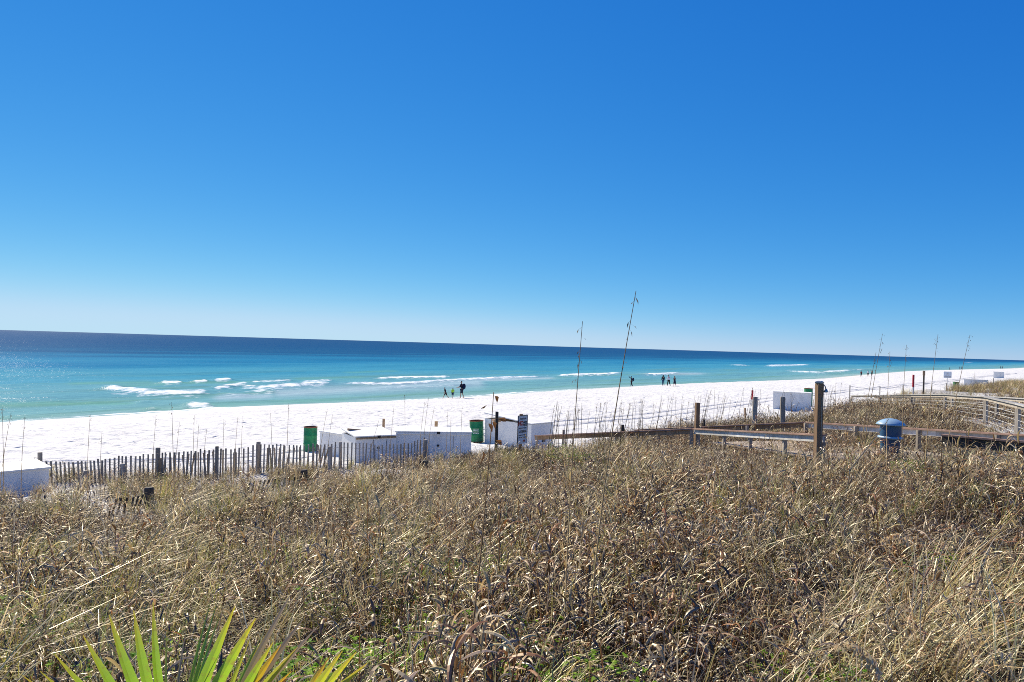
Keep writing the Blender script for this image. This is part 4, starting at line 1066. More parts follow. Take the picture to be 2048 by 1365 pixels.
def blade(vb, base, L, az, arch, W, col, col2=None, n=5, dirx=0.0):
    p = Vector(base); pts = [p.copy()]; el = R(U(72, 90)); d = Vector((math.cos(az), math.sin(az), 0))
    for i in range(n):
        pts.append(pts[-1] + (d * math.cos(el) + Vector((0, 0, math.sin(el)))) * (L / n)); el -= arch / n * (0.5 + 1.0 * i / n)
    ws = [W * (1 - .85 * (i / n) ** 1.5) for i in range(n + 1)]
    vb.ribbon(pts, ws, col, col2 or col, side=Vector((-math.sin(az) + U(-.6, .6), math.cos(az) + U(-.6, .6), 0)))
def tuft(n, L0, L1, spread, cols, W=.0022, arch=(0.4, 2.2), wind=0.0):
    vb = VB()
    for i in range(n):
        a = U(0, 6.283); r_ = spread * math.sqrt(U(0, 1)); az = a + U(-.7, .7)
        if U(0, 1) < wind: az = U(-.6, .5)
        c = jit(random.choice(cols), .3)
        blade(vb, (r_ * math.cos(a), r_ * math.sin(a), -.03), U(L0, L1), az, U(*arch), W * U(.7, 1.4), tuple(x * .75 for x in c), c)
    return vb
def curl(vb, p, az, L, W, col, el0=1.0, turn=3.4, n=6):
    pts = [Vector(p)]; el = el0; d = Vector((math.cos(az), math.sin(az), 0)); tw = U(-.5, .5)
    for i in range(n):
        dd = Vector((math.cos(az + tw * i / n), math.sin(az + tw * i / n), 0))
        pts.append(pts[-1] + (dd * math.cos(el) + Vector((0, 0, math.sin(el)))) * (L / n)); el -= turn / n * (.6 + .8 * i / n)
    ws = [W * k for k in (.35, .8, 1.0, 1.0, .85, .6, .15)][:n + 1]
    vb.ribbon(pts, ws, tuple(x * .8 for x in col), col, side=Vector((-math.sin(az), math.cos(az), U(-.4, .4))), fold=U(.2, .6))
def weed(nst, H0, H1, nl, lw=.007, ll=(.05, .15), cols=(TAN, BROWN, PALE, STRAW, GREYB, RUSSET, DARK)):
    vb = VB()
    for i in range(nst):
        a = U(0, 6.283); r_ = U(0, .13); H = U(H0, H1); lean = U(0, .35); b = Vector((r_ * math.cos(a), r_ * math.sin(a), -.03))
        tip = b + Vector((math.cos(a) * lean * H, math.sin(a) * lean * H, H)); mid = b.lerp(tip, .5) + Vector((U(-.03, .03), U(-.03, .03), 0))
        cs = jit(random.choice((BROWN, DARK, RUSSET, GREYB)), .25); 
        for sd in (Vector((1, 0, 0)), Vector((0, 1, 0))): vb.ribbon([b, mid, tip], [.0028, .0024, .0016], cs, side=sd)
        for k in range(nl):
            f = U(.25, 1.0) if k > 1 else U(.92, 1.0); p = (b.lerp(mid, f * 2) if f < .5 else mid.lerp(tip, f * 2 - 1))
            curl(vb, p, U(0, 6.283), U(*ll), lw * U(.45, 1.1), jit(random.choice(cols), .4), U(-.2, 1.4), U(.6, 3.4))
    return vb
def twigs(n, sp, hmax, cols, W=.0022):
    vb = VB()
    for i in range(n):
        a = U(0, 6.283); r_ = sp * math.sqrt(U(0, 1)); p = Vector((r_ * math.cos(a), r_ * math.sin(a), U(-.02, hmax * .5)))
        az = U(0, 6.283); el = U(-.2, 1.2); L = U(.08, .26); d = Vector((math.cos(az) * math.cos(el), math.sin(az) * math.cos(el), math.sin(el)))
        q = p + d * L * .5 + Vector((U(-.02, .02), U(-.02, .02), U(-.01, .02))); e = q + (d + Vector((U(-.4, .4), U(-.4, .4), U(-.4, .3)))).normalized() * L * .5
        vb.ribbon([p, q, e], [W, W * .8, W * .4], jit(random.choice(cols), .35))
    return vb
def litter(n, sp, hmax, cols):
    vb = VB()
    for i in range(n):
        a = U(0, 6.283); r_ = sp * math.sqrt(U(0, 1))
        curl(vb, (r_ * math.cos(a), r_ * math.sin(a), U(0, hmax) ** 1.0), U(0, 6.283), U(.04, .13), U(.002, .005), jit(random.choice(cols), .4), U(-.5, 1.3), U(.3, 2.6), n=4)
    return vb
def herb(n, sp, h, col=GREEN):
    vb = VB()
    for i in range(n):
        a = U(0, 6.283); r_ = sp * math.sqrt(U(0, 1)); p = Vector((r_ * math.cos(a), r_ * math.sin(a), U(.03, h)))
        for k in range(3):
            az = U(0, 6.283); vb.leaf(p, (math.cos(az), math.sin(az), U(-.1, .7)), U(.02, .05), U(.006, .012), jit(col, .35), droop=U(0, .3))
        vb.ribbon([(p.x * .8, p.y * .8, -.02), p], .0015, jit(OLIVE, .2))
    return vb

SRC = {}
def source(coll, vbs, m):
    c = bpy.data.collections.new(coll)
    for i, vb in enumerate(vbs):
        me = vb.mesh('%s_%02d' % (coll, i), m); o = bpy.data.objects.new('%s_%02d' % (coll, i), me); c.objects.link(o)
    SRC[coll] = c; return c
def scatter(name, coll, P, idx, rz, sc, tilt, label, cat):
    me = bpy.data.meshes.new(name); me.from_pydata([tuple(p) for p in P], [], []); me.update()
    q = me.attributes.new('pick', 'INT', 'POINT'); q.data.foreach_set('value', np.asarray(idx, np.int32))
    q = me.attributes.new('rot', 'FLOAT_VECTOR', 'POINT'); q.data.foreach_set('vector', np.stack([tilt[0], tilt[1], rz], -1).astype(np.float32).ravel())
    q = me.attributes.new('siz', 'FLOAT', 'POINT'); q.data.foreach_set('value', np.asarray(sc, np.float32))
    o = link(bpy.data.objects.new(name, me)); tag(o, label, cat, kind='stuff')
    g = bpy.data.node_groups.new(name, 'GeometryNodeTree')
    g.interface.new_socket('Geometry', in_out='INPUT', socket_type='NodeSocketGeometry'); g.interface.new_socket('Geometry', in_out='OUTPUT', socket_type='NodeSocketGeometry')
    gi = g.nodes.new('NodeGroupInput'); go = g.nodes.new('NodeGroupOutput'); ip = g.nodes.new('GeometryNodeInstanceOnPoints'); ci = g.nodes.new('GeometryNodeCollectionInfo')
    ci.inputs['Collection'].default_value = SRC[coll]; ci.inputs['Separate Children'].default_value = True; ci.inputs['Reset Children'].default_value = True
    def na(nm, ty):
        n = g.nodes.new('GeometryNodeInputNamedAttribute'); n.data_type = ty; n.inputs['Name'].default_value = nm; return n.outputs['Attribute']
    ip.inputs['Pick Instance'].default_value = True
    g.links.new(gi.outputs[0], ip.inputs['Points']); g.links.new(ci.outputs[0], ip.inputs['Instance'])
    g.links.new(na('pick', 'INT'), ip.inputs['Instance Index'])
    e2r = g.nodes.new('FunctionNodeEulerToRotation'); g.links.new(na('rot', 'FLOAT_VECTOR'), e2r.inputs[0]); g.links.new(e2r.outputs[0], ip.inputs['Rotation'])
    g.links.new(na('siz', 'FLOAT'), ip.inputs['Scale'])
    g.links.new(ip.outputs[0], go.inputs[0])
    md = o.modifiers.new('scatter', 'NODES'); md.node_group = g
    return o

def sample(dens, r0, r1, th0=-.80, th1=.78, seed=0.0, keep=None):
    """dens: function of r giving plants per m2"""
    rs = np.linspace(r0, r1, 400); de = np.array([dens(r_) for r_ in rs]); pdf = de * rs; tot = np.sum(pdf) * (rs[1] - rs[0]) * (th1 - th0)
    n = int(tot); cdf = np.cumsum(pdf); cdf /= cdf[-1]
    r_ = np.interp(rng.random(n), cdf, rs); th = rng.uniform(th0, th1, n); X = r_ * np.sin(th); Y = r_ * np.cos(th)
    k = rng.random(n) < cover(X, Y, seed)
    if keep is not None: k &= rng.random(n) < keep(X, Y)
    X, Y = X[k], Y[k]; return X, Y, zt(X, Y)
def rot(n, tl=.25): return rng.uniform(0, 6.283, n), (rng.normal(0, tl, n), rng.normal(0, tl, n))

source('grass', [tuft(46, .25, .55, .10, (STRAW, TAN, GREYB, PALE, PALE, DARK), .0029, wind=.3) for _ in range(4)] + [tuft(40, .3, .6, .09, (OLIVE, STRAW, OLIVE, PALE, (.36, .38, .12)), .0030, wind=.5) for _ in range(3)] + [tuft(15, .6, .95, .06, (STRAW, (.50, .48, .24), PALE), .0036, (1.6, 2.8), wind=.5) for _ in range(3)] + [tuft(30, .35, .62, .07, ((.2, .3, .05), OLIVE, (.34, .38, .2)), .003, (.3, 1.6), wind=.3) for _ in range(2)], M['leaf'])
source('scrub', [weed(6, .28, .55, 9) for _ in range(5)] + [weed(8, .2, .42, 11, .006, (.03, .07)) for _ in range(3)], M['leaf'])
source('mat', [twigs(80, .30, .30, (DARK, DARK, GREYB, DARK, DARK, BROWN)) for _ in range(3)] + [litter(60, .26, .28, (TAN, DARK, DARK, PALE, DARK, GREYB, DARK)) for _ in range(4)], M['leaf'])  # mostly dark colours: shade of the gaps put into this lower layer
source('fargrass', [tuft(46, .3, .6, .16, (BROWN, TAN, OLIVE, GREYB, BROWN, STRAW), .004, wind=.3) for _ in range(3)], M['leaf'])
source('herbs', [herb(26, .16, .22) for _ in range(3)] + [herb(20, .2, .16, (.15, .33, .04)) for _ in range(2)], M['herb'])

# patch fields
def grassy(X, Y):   # 0..1: grass rather than brown scrub
    px = bearing_px(X, Y); base = np.interp(px, [0, 400, 900, 1150, 1500, 2048], [.62, .6, .5, .38, .22, .25])
    far = smooth01(Y, 7.5, 12) * np.interp(px, [0, 900, 1200, 1500], [.35, .3, .15, .0])
    return np.clip(base + far + 2.4 * (fbm(X * .7 + 5, Y * .7) - .5), 0.03, 1)
def lowgrow(X, Y):
    k = lowgrow0(X, Y) * np.clip(0.1 + 1.0 * fbm(X * 1.1 + 40, Y * 1.1 + 7, 3) + .9 * (fbm(X * .45 + 90, Y * .45, 2)), .4, 1.5)
    for p_, d_, r_ in ((262, 11.4, 1.0), (290, 10.9, .9), (545, 14.0, 1.3), (600, 13.9, .9), (790, 16.4, 1.3), (845, 16.4, .9)):
        k = k * (1 - .2 * np.exp(-((X - xat(p_, d_)) ** 2 + (Y - d_) ** 2) / r_ ** 2))
    px = bearing_px(X, Y)
    for p0, p1, d0, d1, e0, e1 in ((222, 302, 9.6, 9.8, 11.6, 12.0), (488, 615, 11.8, 12.6, 14.1, 15.0), (735, 858, 14.0, 14.8, 16.3, 17.3)):
        f = np.clip((px - p0) / (p1 - p0), 0, 1); lo = d0 + (d1 - d0) * f; hi = e0 + (e1 - e0) * f
        k = k * (1 - .52 * smooth01(px, p0 - 12, p0 + 6) * (1 - smooth01(px, p1 - 4, p1 + 14)) * smooth01(Y, lo - .4, lo + .6) * (1 - smooth01(Y, hi - .05, hi + .25)))
    return k
def lowgrow0(X, Y):
    px = bearing_px(X, Y); lim = np.interp(px, LPX, LD)
    return 1 - np.interp(px, [0, 850, 1000, 1200], [.32, .3, .2, 0]) * smooth01(Y / lim, .6, .85)
def clamp_d(hi, k, p): return lambda r_: min(hi, k / r_ ** p)
# low mat of twigs and curled leaves
X, Y, Z = sample(clamp_d(46, 330, 1.15), 1.6, 60, seed=1.0); n = len(X); rz, tl = rot(n, .2)
pick = np.where(rng.random(n) < .45, rng.integers(0, 3, n), rng.integers(3, 7, n))
far = smooth01(np.hypot(X, Y), 12, 40)
scatter('dry_litter', 'mat', np.stack([X, Y, Z], -1), pick, rz, rng.uniform(.75, 1.3, n) * (1 + .9 * far) * lowgrow(X, Y), tl, 'mat of dead twigs and curled leaves covering the dune', 'dry litter')
# scrub stems with curled leaves
X, Y, Z = sample(clamp_d(26, 230, 1.15), 1.9, 60, seed=2.0, keep=lambda X, Y: 1.05 - .75 * grassy(X, Y)); n = len(X); rz, tl = rot(n, .16)
far = smooth01(np.hypot(X, Y), 12, 40)
scatter('dry_scrub', 'scrub', np.stack([X, Y, Z], -1), rng.integers(0, 8, n), rz, rng.uniform(.65, 1.2, n) * (1 + .45 * far) * lowgrow(X, Y), tl, 'brown dried scrub with curled leaves covering the dune', 'dry scrub')
# grass
X, Y, Z = sample(clamp_d(26, 240, 1.1), 1.9, 75, seed=3.0, keep=lambda X, Y: np.clip(grassy(X, Y) + .10, 0, 1)); n = len(X); rz, tl = rot(n, .15)
u = rng.random(n); ol = np.clip(.42 + 1.4 * (fbm(X * .45 + 31, Y * .45) - .5), .08, .9)
pick = np.where(u < ol, rng.integers(4, 7, n), rng.integers(0, 4, n)); u2 = rng.random(n)
pick = np.where(u2 < .13, rng.integers(7, 10, n), pick); pick = np.where((u2 > .95) & (Y < 12), rng.integers(10, 12, n), pick)
far = smooth01(np.hypot(X, Y), 14, 50); rz = np.where(rng.random(n) < .6, rng.normal(0, .6, n), rz)
siz = rng.uniform(.7, 1.2, n) * (1 + .3 * far) * lowgrow(X, Y)
for p_, d_, r_, k, lo_, hi_ in ((1700, 3.9, .32, 26, 7, 10), (1800, 3.4, .35, 26, 7, 10), (1900, 4.6, .4, 18, 7, 10), (270, 4.7, .3, 9, 10, 12), (330, 4.3, .25, 6, 10, 12), (1230, 6.4, .4, 8, 10, 12), (1370, 8.2, .5, 10, 10, 12), (1560, 6.0, .4, 8, 10, 12), (1900, 7.4, .4, 9, 10, 12), (1720, 10.5, .5, 10, 10, 12), (560, 6.2, .4, 14, 7, 10), (380, 5.0, .4, 16, 7, 10)):
    ex = rng.normal(xat(p_, d_), r_, k); ey = rng.normal(d_, r_ * .7, k); X = np.append(X, ex); Y = np.append(Y, ey); Z = np.append(Z, zt(ex, ey)); pick = np.append(pick, rng.integers(lo_, hi_, k))
    rz = np.append(rz, rng.normal(0, .7, k)); siz = np.append(siz, rng.uniform(.8, 1.15, k)); tl = (np.append(tl[0], rng.normal(0, .1, k)), np.append(tl[1], rng.normal(0, .1, k)))
scatter('dune_grass', 'grass', np.stack([X, Y, Z], -1), pick, rz, siz, tl, 'straw coloured dune grass covering the dune', 'grass')
# fresh green ground cover in patches
hp = [(650, 3.6, .5), (740, 5.6, .5), (980, 4.4, .7), (1060, 4.6, .6), (1100, 3.2, .5), (1200, 3.4, .3), (600, 3.4, .5), (100, 4.6, .5), (1140, 15.5, .6), (1110, 17, .6), (830, 6.5, .4), (960, 6.2, .4), (1620, 3.7, .25), (1850, 5.2, .25), (1830, 10.5, .5), (640, 2.9, .3), (500, 7.2, .35), (340, 3.8, .4), (1190, 2.7, .35)]
hx, hy = [], []
for p_, d_, r_ in hp:
    k = int((40 if p_ > 700 else 24) * r_); bx = xat(p_, d_); hx += list(rng.normal(bx, r_ * .6, k)); hy += list(rng.normal(d_, r_ * .55, k))
X = np.array(hx); Y = np.array(hy); Z = zt(X, Y); n = len(X); rz, tl = rot(n, .1)
scatter('green_ground_cover', 'herbs', np.stack([X, Y, Z + rng.uniform(.06, .27, n)], -1), rng.integers(0, 5, n), rz, rng.uniform(.7, 1.2, n), tl, 'patches of fresh green leaves between the dead stems', 'ground cover')

# dark twiggy shrubs beside the warning sign
source('shrub', [twigs(150, .22, .62, ((.05, .055, .03), DARK, (.10, .10, .06), (.16, .15, .10)), .0045) for _ in range(3)], M['matte'])
X = np.array([xat(U(925, 1065), d_) for d_ in np.linspace(17.6, 19.4, 44)]); Y = np.linspace(17.6, 19.4, 44); Z = zt(X, Y); n = len(X); rz, tl = rot(n, .1)
scatter('dark_shrub', 'shrub', np.stack([X, Y, Z], -1), rng.integers(0, 3, n), rz, rng.uniform(.7, 1.1, n), tl, 'low dark twiggy shrubs around the warning sign', 'shrub')

# dunes further along the coast
def far_keep(X, Y): return np.clip(3.0 * (fbm(X / 9 + 2, Y / 9) - .30), 0, 1)
X, Y, Z = sample(clamp_d(6, 9000, 1.85), 60, 260, .3, .95, seed=4.0, keep=far_keep); 
a_, s_ = shore(X, Y); k = s_ > 43; X, Y, Z = X[k], Y[k], Z[k]; n = len(X); rz, tl = rot(n, .15)
scatter('far_dune_grass', 'fargrass', np.stack([X, Y, Z], -1), rng.integers(0, 3, n), rz, rng.uniform(1.3, 2.2, n), tl, 'brown dune grass on the far dunes along the beach', 'grass')

# ------------------------------------------------------------------ sea oats and other single stems
def stalk(name, label, pts, r0, col, cat='plant', group=None, pan=None, leaves=0, ground_snap=True, leafcol=STRAW, panlen=.35, base_col=None):
    """pts from base to tip"""
    pts = [Vector(p) for p in pts]; root = empty(name, pts[0], label, cat, group)
    vb = VB(); n = len(pts)
    for k in range(3):
        an = k * math.pi / 3; vb.ribbon(pts, [r0 * (1 - .7 * i / (n - 1)) for i in range(n)], base_col or tuple(x * .8 for x in col), col, side=Vector((math.cos(an), math.sin(an), 0)))
    st_ = vb.build('stem', M['stalk'], root)
    if leaves:
        for k in range(leaves):
            vb = VB(); f = U(.02, .45); i = int(f * (n - 1)); p = pts[i].lerp(pts[i + 1], f * (n - 1) - i)
            blade(vb, p, U(.3, .6) * (pts[-1] - pts[0]).length / 2, U(0, 6.28), U(1.2, 2.8), min(.004, r0 * .6), jit(leafcol, .2), n=7); vb.build('leaf_blade', M['leaf'], root)
    if pan:
        vb = VB(); d = (pts[-1] - pts[-2]).normalized()
        for k in range(pan):
            f = U(0, 1); p = pts[-1] - d * panlen * (1 - f); az = U(0, 6.28); q = p + Vector((math.cos(az), math.sin(az), -.4)) * U(.01, .045)
            vb.leaf(q, (math.cos(az) * .5, math.sin(az) * .5, U(-1, .3)), U(.015, .03) * (r0 / .006), U(.0025, .0045) * (r0 / .006), jit((.24, .17, .10), .3))
            vb.ribbon([p, q], .0007, (.2, .15, .1))
        vb.build('seed_head', M['matte'], root)
    return root
def stem_px(label, tip, base, db, dt=None, r0=.005, bend=.0, col=(.22, .17, .12), pan=14, leaves=2, group=None, panlen=.35, n=9, name='sea_oat'):
    """tip (px,py), base px; base stands on the ground at distance db"""
    B = gp(base, db); T = at(tip[0], tip[1], dt or db); pts = []
    for i in range(n):
        f = i / (n - 1); p = B.lerp(T, f); p.x -= bend * math.sin(f * math.pi) * (T - B).length; pts.append(p)
    return stalk(name, label, pts, r0, col, pan=pan, leaves=leaves, group=group, panlen=panlen, base_col=(.70, .56, .34))
stem_px('tallest leaning sea oat stem rising above the sea horizon', (1272, 582), 1183, 4.3, r0=.0065, bend=.015, pan=10, leaves=4, panlen=.5)
stem_px('upright sea oat stem above the horizon beside the tallest stem', (1165, 643), 1140, 4.6, r0=.006, bend=.008, pan=8, leaves=2, panlen=.45)
# the stem with large dead leaves
B = gp(930, 3.2); T = at(987, 785, 3.3); pts = [B.lerp(T, f) + Vector((.02 * math.sin(f * 3.1), 0, 0)) for f in np.linspace(0, 1, 10)]
ls_ = stalk('dead_stem', 'tall tan stem with few hanging brown leaves in front of the green barrel', pts, .0055, (.36, .25, .15), leaves=0)
for (lx, ly, ex, ey) in [(990, 793, 994, 806), (972, 812, 962, 817), (977, 848, 984, 865), (985, 845, 990, 858), (998, 838, 1012, 843), (992, 882, 1003, 890), (967, 905, 960, 930)]:
    p = at(lx, ly, 3.28); q = at(ex, ey, 3.2); vb = VB(); md = p.lerp(q, .5) + Vector((.004, 0, .004)); vb.ribbon([p, p.lerp(md, .5), md, q], [.002, .009, .011, .002], (.16, .075, .03), (.10, .05, .025), side=Vector((.5, -.4, .7)), fold=.4)
    f = (p.z - B.z) / (T.z - B.z); sp = B.lerp(T, min(.99, f)); vb.ribbon([sp, p], .0016, (.2, .14, .09)); vb.build('dead_leaf', M['matte'], ls_)
for (lab, tip, base, d) in [('sea oat stem with dark seed tuft, leaning beyond the dune crest scrub', (1765, 668), 1722, 10.6), ('short upright sea oat in front of the grey boardwalk rail', (1780, 703), 1776, 11.4), ('straight sea oat crossing the grey boardwalk rail', (1813, 690), 1806, 11.2),
                            ('sea oat leaning right beside the red-topped marker post', (1876, 669), 1850, 10.6), ('pale sea oat leaning far over the grey boardwalk', (1940, 670), 1884, 10.2), ('thin dark stem with ragged seed head before the far pale box', (1950, 742), 1942, 20),
                            ('thin stem rising from the scrub before the curved grey railing', (1938, 812), 1930, 10.4), ('second leaning sea oat stem close beside the dark tufted stem', (1752, 705), 1716, 10.7)]:
    stem_px(lab, tip, base, d, r0=.0075, bend=.012, pan=11, leaves=1, panlen=.28)
OG = 'thin sea oat stems in front of the beach'
for (x, yt, xb, d) in [(6, 815, 14, 12.2), (24, 825, 2, 12.5), (49, 832, 48, 12), (180, 832, 181, 12.6), (205, 864, 206, 13), (312, 832, 307, 14), (345, 802, 356, 11.6), (360, 846, 350, 13.6), (388, 832, 389, 14), (397, 850, 396, 13.8), (412, 858, 406, 14.2), (447, 838, 446, 14.2), (475, 835, 470, 15), (484, 832, 483, 14.8),
                       (543, 829, 549, 14.6), (578, 805, 577, 14), (653, 820, 634, 17), (664, 830, 652, 17), (756, 840, 728, 17.5), (786, 815, 780, 16), (811, 790, 811, 15.8), (848, 805, 838, 17), (858, 797, 846, 17.2), (870, 815, 852, 17.3), (894, 826, 893, 17.5), (902, 835, 903, 17.6), (926, 812, 921, 17.2)]:
    stem_px('thin dark sea oat stem against the white sand by the picket fence', (x + U(-2, 2), yt + U(-3, 3)), xb, d, r0=.0075, bend=U(-.01, .015), pan=9, leaves=0, group=OG, panlen=.2, n=6)
OG2 = 'sea oat stand behind the low boardwalk rail'
for k in range(105):
    x = U(1090, 1690); d = float(np.interp(x, [1090, 1250, 1450, 1560, 1690], [20.5, 24, 28, 28, 33])) * U(.93, 1.03); yt = float(np.interp(x, [1090, 1180, 1400, 1690], [795, 775, 772, 762])) + abs(random.gauss(0, 17))
    ln = U(-4, 22); B = gp(x - ln, d); T = at(x, yt, d)
    if T.z - B.z > 1.9: T.z = B.z + U(1.5, 1.9)
    if T.z - B.z < .5: continue
    pts = [B.lerp(T, f) + Vector((.05 * f * f, 0, -.02 * f * f)) for f in np.linspace(0, 1, 6)]
    stalk('sea_oat', 'thin dark sea oat stem in the stand behind the low boardwalk rail', pts, U(.008, .013), jit((.15, .12, .085), .3), pan=random.choice((0, 5, 10)), leaves=random.choice((0, 0, 1)), group=OG2, panlen=.22)
for k in range(26):
    x = U(1690, 2040); d = float(np.interp(x, [1690, 1800, 1900, 2040], [40, 52, 62, 72])) * U(.9, 1.05); B = gp(x, d); T = B + Vector((U(-.1, .3), 0, U(.9, 1.6)))
    stalk('sea_oat', 'thin far sea oat stem on the dune beyond the grey boardwalk', [B.lerp(T, f) for f in np.linspace(0, 1, 5)], .009, jit((.26, .21, .15), .3), pan=0, leaves=0, group='far sea oats beyond the grey boardwalk')
# long bent straw on the right
p = [at(1852, 1212, 3.6), at(1905, 1160, 3.55), at(1960, 1105, 3.5), at(2010, 1052, 3.45), at(2075, 985, 3.4)]; p[0].z -= .03
p = [gp(1820, 3.7)] + p
stalk('fallen_stalk', 'thick pale straw stalk leaning diagonally across the scrub', p, .0062, (.55, .40, .22), leaves=0)
p = [gp(1690, 8.6), at(1700, 940, 8.8), at(1740, 890, 9.0), at(1778, 838, 9.3)]
stalk('fallen_stalk', 'grey slanting stalk reaching up toward the blue domed can', p, .011, (.36, .34, .29), leaves=0)
p = [gp(1530, 2.75), at(1560, 1335, 2.7), at(1640, 1300, 2.75), at(1700, 1280, 2.8), at(1735, 1305, 2.75), at(1760, 1350, 2.7)]
def panicle(label, pts, n, L):
    r_ = stalk('sea_oat', label, pts, .0035, (.50, .40, .27), leaves=1); vb = VB()
    for k in range(n):
        f = U(0, 1); m_ = len(pts); i = min(m_ - 2, int((.55 + .45 * f) * (m_ - 1))); q = Vector(pts[i]).lerp(Vector(pts[i + 1]), U(0, 1))
        az = U(0, 6.28); vb.leaf(q + Vector((math.cos(az), math.sin(az), 0)) * .012 - Vector((0, 0, U(0, .02))), (math.cos(az) * .35, math.sin(az) * .35, -1), L * U(.7, 1.2), L * .27, jit((.55, .42, .25), .18), up=Vector((0, 1, .2)), droop=.05)
    vb.build('seed_head', M['leaf'], r_)
panicle('drooping golden sea oat seed head in the scrub, bent to the ground', p, 70, .022)
p = [gp(1690, 5.2), at(1700, 1180, 5.2), at(1730, 1110, 5.2), at(1765, 1078, 5.2), at(1795, 1065, 5.2), at(1812, 1085, 5.15)]
panicle('plump golden sea oat seed head nodding in the scrub', p, 90, .026)
p = [gp(1700, 5.0), at(1740, 1150, 5.0), at(1790, 1085, 5.0), at(1830, 1068, 5.0), at(1850, 1085, 4.95)]
panicle('slim golden sea oat seed head arching beside the plump one', p, 45, .022)
# conspicuous single dry stems with bent leaves
BG = 'dry stems with bent leaf tops in the foreground'
for (x, y, d) in [(1004, 990, 6.2), (996, 1020, 6.0), (1000, 1045, 5.8), (880, 985, 7.4), (905, 1030, 6.5), (838, 1145, 4.3), (900, 1120, 4.6), (1035, 965, 6.6), (1085, 1010, 6.4), (1060, 1030, 6.2), (700, 1000, 6.4), (735, 995, 6.6), (640, 1010, 6.6), (660, 985, 6.8), (545, 1010, 7.0), (370, 1010, 7.2), (425, 1025, 7.0), (560, 1045, 6.4), (445, 1060, 6.0),
                  (790, 1300, 3.1), (825, 1310, 3.05), (880, 1275, 3.3), (1040, 1240, 3.5), (1075, 1160, 4.2), (1190, 1210, 3.7), (1260, 1150, 4.2), (1200, 1290, 3.2), (1330, 1330, 3.0), (1030, 1300, 3.2), (60, 1150, 4.8), (250, 1160, 4.4), (310, 1210, 3.9), (90, 1200, 4.2), (30, 1180, 4.4), (1390, 1060, 5.4), (1480, 1080, 5.2), (1560, 1030, 6.0), (1640, 1020, 6.2), (1180, 1060, 5.4), (1230, 1100, 5.0), (1440, 1190, 3.9), (1500, 1250, 3.5)]:
    T = at(x, y, d); g = ground(T.x, T.y)
    if T.z < g + .3: T.z = g + U(.42, .6)
    B = Vector((T.x + U(-.1, .1), T.y + U(-.05, .05), g - .03)); root = empty('dry_stem', B, 'dry brown stem with a bent curled leaf top standing out of the scrub', 'plant', BG)
    vb = VB(); md = B.lerp(T, .5) + Vector((U(-.03, .03), 0, 0)); cs = jit(BROWN, .3)
    for sd in (Vector((1, 0, 0)), Vector((0, 1, 0))): vb.ribbon([B, md, T], [.004, .0035, .0025], cs, side=sd)
    vb.build('stem', M['stalk'], root)
    for k in range(random.choice((2, 3, 4))):
        vb = VB(); p = T if k == 0 else md.lerp(T, U(.1, .95)); curl(vb, p, U(0, 6.28), U(.12, .2) if k == 0 else U(.07, .14), U(.006, .010), jit(random.choice((TAN, GREYB, TAN, RUSSET)), .2), U(.7, 1.3), U(3.2, 4.6), n=6); vb.build('curled_leaf', M['leaf'], root)

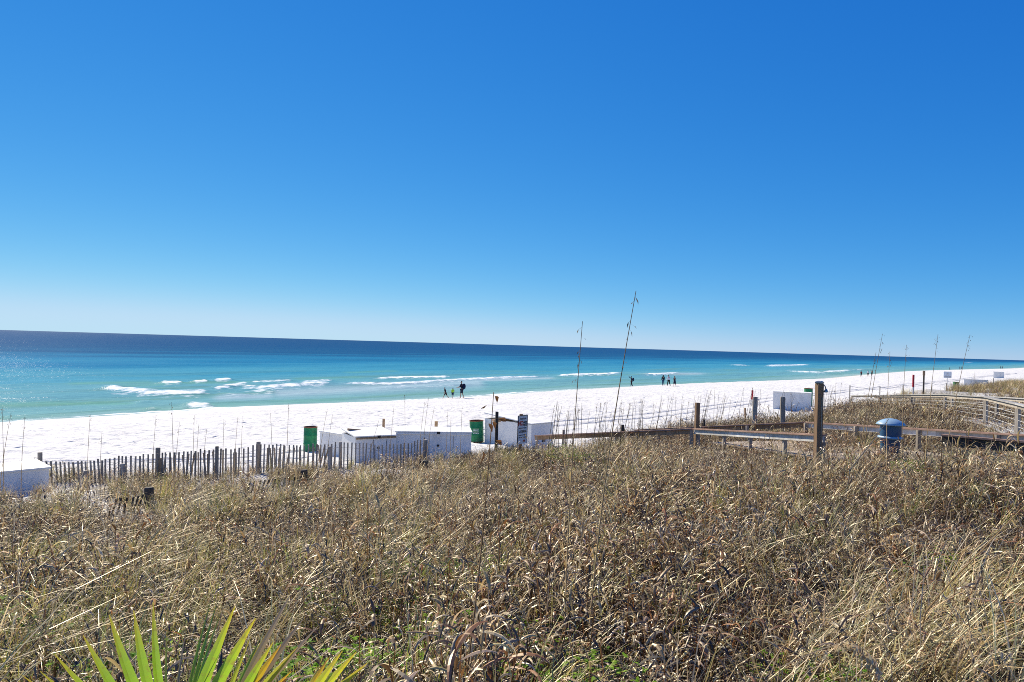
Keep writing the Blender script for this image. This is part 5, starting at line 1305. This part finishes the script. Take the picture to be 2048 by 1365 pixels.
# ------------------------------------------------------------------ saw palmetto
def palmetto(label, hub, d, tips, base_px):
    Hb = at(hub[0], hub[1], d); B = gp(base_px, d - .15); root = empty('palmetto', B, label, 'palmetto')
    vb = VB()
    for sd in (Vector((1, 0, 0)), Vector((0, 1, 0))): vb.ribbon([B, B.lerp(Hb, .55) + Vector((.03, 0, 0)), Hb], [.009, .007, .006], (.16, .22, .05), side=sd)
    vb.build('leaf_stem', M['palm'], root)
    for (tx, ty, wpx, kind, dd) in tips:
        T = at(tx, ty, d + dd); vb = VB(); L = (T - Hb).length; W = wpx / FPX * d * .50
        sdv = (T - Hb).normalized().cross(Vector((0, 1, .35))); 
        if kind == 'edge': sdv = sdv * .8 + Vector((0, .7, 0)); sdv.normalize()
        pts = []; cols = []
        n = 11
        for i in range(n):
            f = i / (n - 1); pts.append(Hb.lerp(T, f) + Vector((0, -.03 * math.sin(f * math.pi), .012 * math.sin(f * math.pi))))
        prof = [W * k for k in (.35, .55, .75, .9, 1.0, 1.0, .92, .78, .58, .34, .06)]
        g0, g1, tipc = {'green': ((.24, .46, .03), (.38, .56, .035), (.75, .48, .03)), 'edge': ((.2, .40, .03), (.3, .48, .03), (.5, .28, .03)), 'yellow': ((.40, .36, .03), (.62, .42, .02), (.60, .28, .02)), 'dry': ((.26, .19, .10), (.33, .24, .15), (.30, .22, .15)), 'lime': ((.40, .52, .03), (.60, .60, .04), (.65, .38, .03))}[kind]
        vb.ribbon(pts, prof, g0, g1, side=sdv, fold=.28)
        for i in range(n):          # yellow tips
            f = i / (n - 1); t_ = max(0, (f - .72) / .28)
            for q in range(3):
                j = i * 3 + q; c = vb.c[j]; e = 1 if q != 1 else .4; vb.c[j] = tuple(c[m] * (1 - t_ * e) + tipc[m] * t_ * e for m in range(3))
        vb.build('leaflet', M['palm'] if kind != 'dry' else M['leaf'], root)
    return root
palmetto('green saw palmetto fan with broad yellow-tipped leaflets at the dune foot', (352, 1545), 1.75, [(40, 1348, 16, 'lime', .05), (80, 1343, 20, 'green', .05), (109, 1309, 24, 'green', 0), (166, 1271, 27, 'green', 0), (218, 1230, 28, 'green', 0), (267, 1221, 26, 'green', 0), (306, 1205, 20, 'green', .03), (424, 1194, 14, 'edge', .08), (438, 1194, 16, 'edge', .12), (445, 1215, 15, 'edge', .15), (470, 1213, 24, 'green', 0), (511, 1237, 25, 'green', -.03), (335, 1250, 8, 'lime', .2), (372, 1262, 8, 'dry', .2)], 330)
palmetto('palmetto fan with dry tan and yellow leaflets beside the green fan', (425, 1510), 1.85, [(547, 1284, 18, 'green', 0), (595, 1295, 17, 'lime', 0), (562, 1290, 18, 'yellow', .05), (581, 1190, 14, 'dry', .1), (608, 1236, 18, 'dry', .1), (638, 1250, 14, 'dry', .12), (528, 1262, 11, 'edge', .1), (540, 1255, 11, 'lime', .12), (503, 1270, 10, 'lime', .1), (583, 1343, 15, 'yellow', -.04)], 430)
palmetto('small lime palmetto fan growing right of the dry fan', (570, 1475), 1.95, [(659, 1314, 15, 'yellow', .05), (685, 1302, 18, 'lime', 0), (713, 1304, 18, 'lime', 0), (735, 1326, 16, 'lime', -.03), (640, 1330, 10, 'edge', .1)], 600)
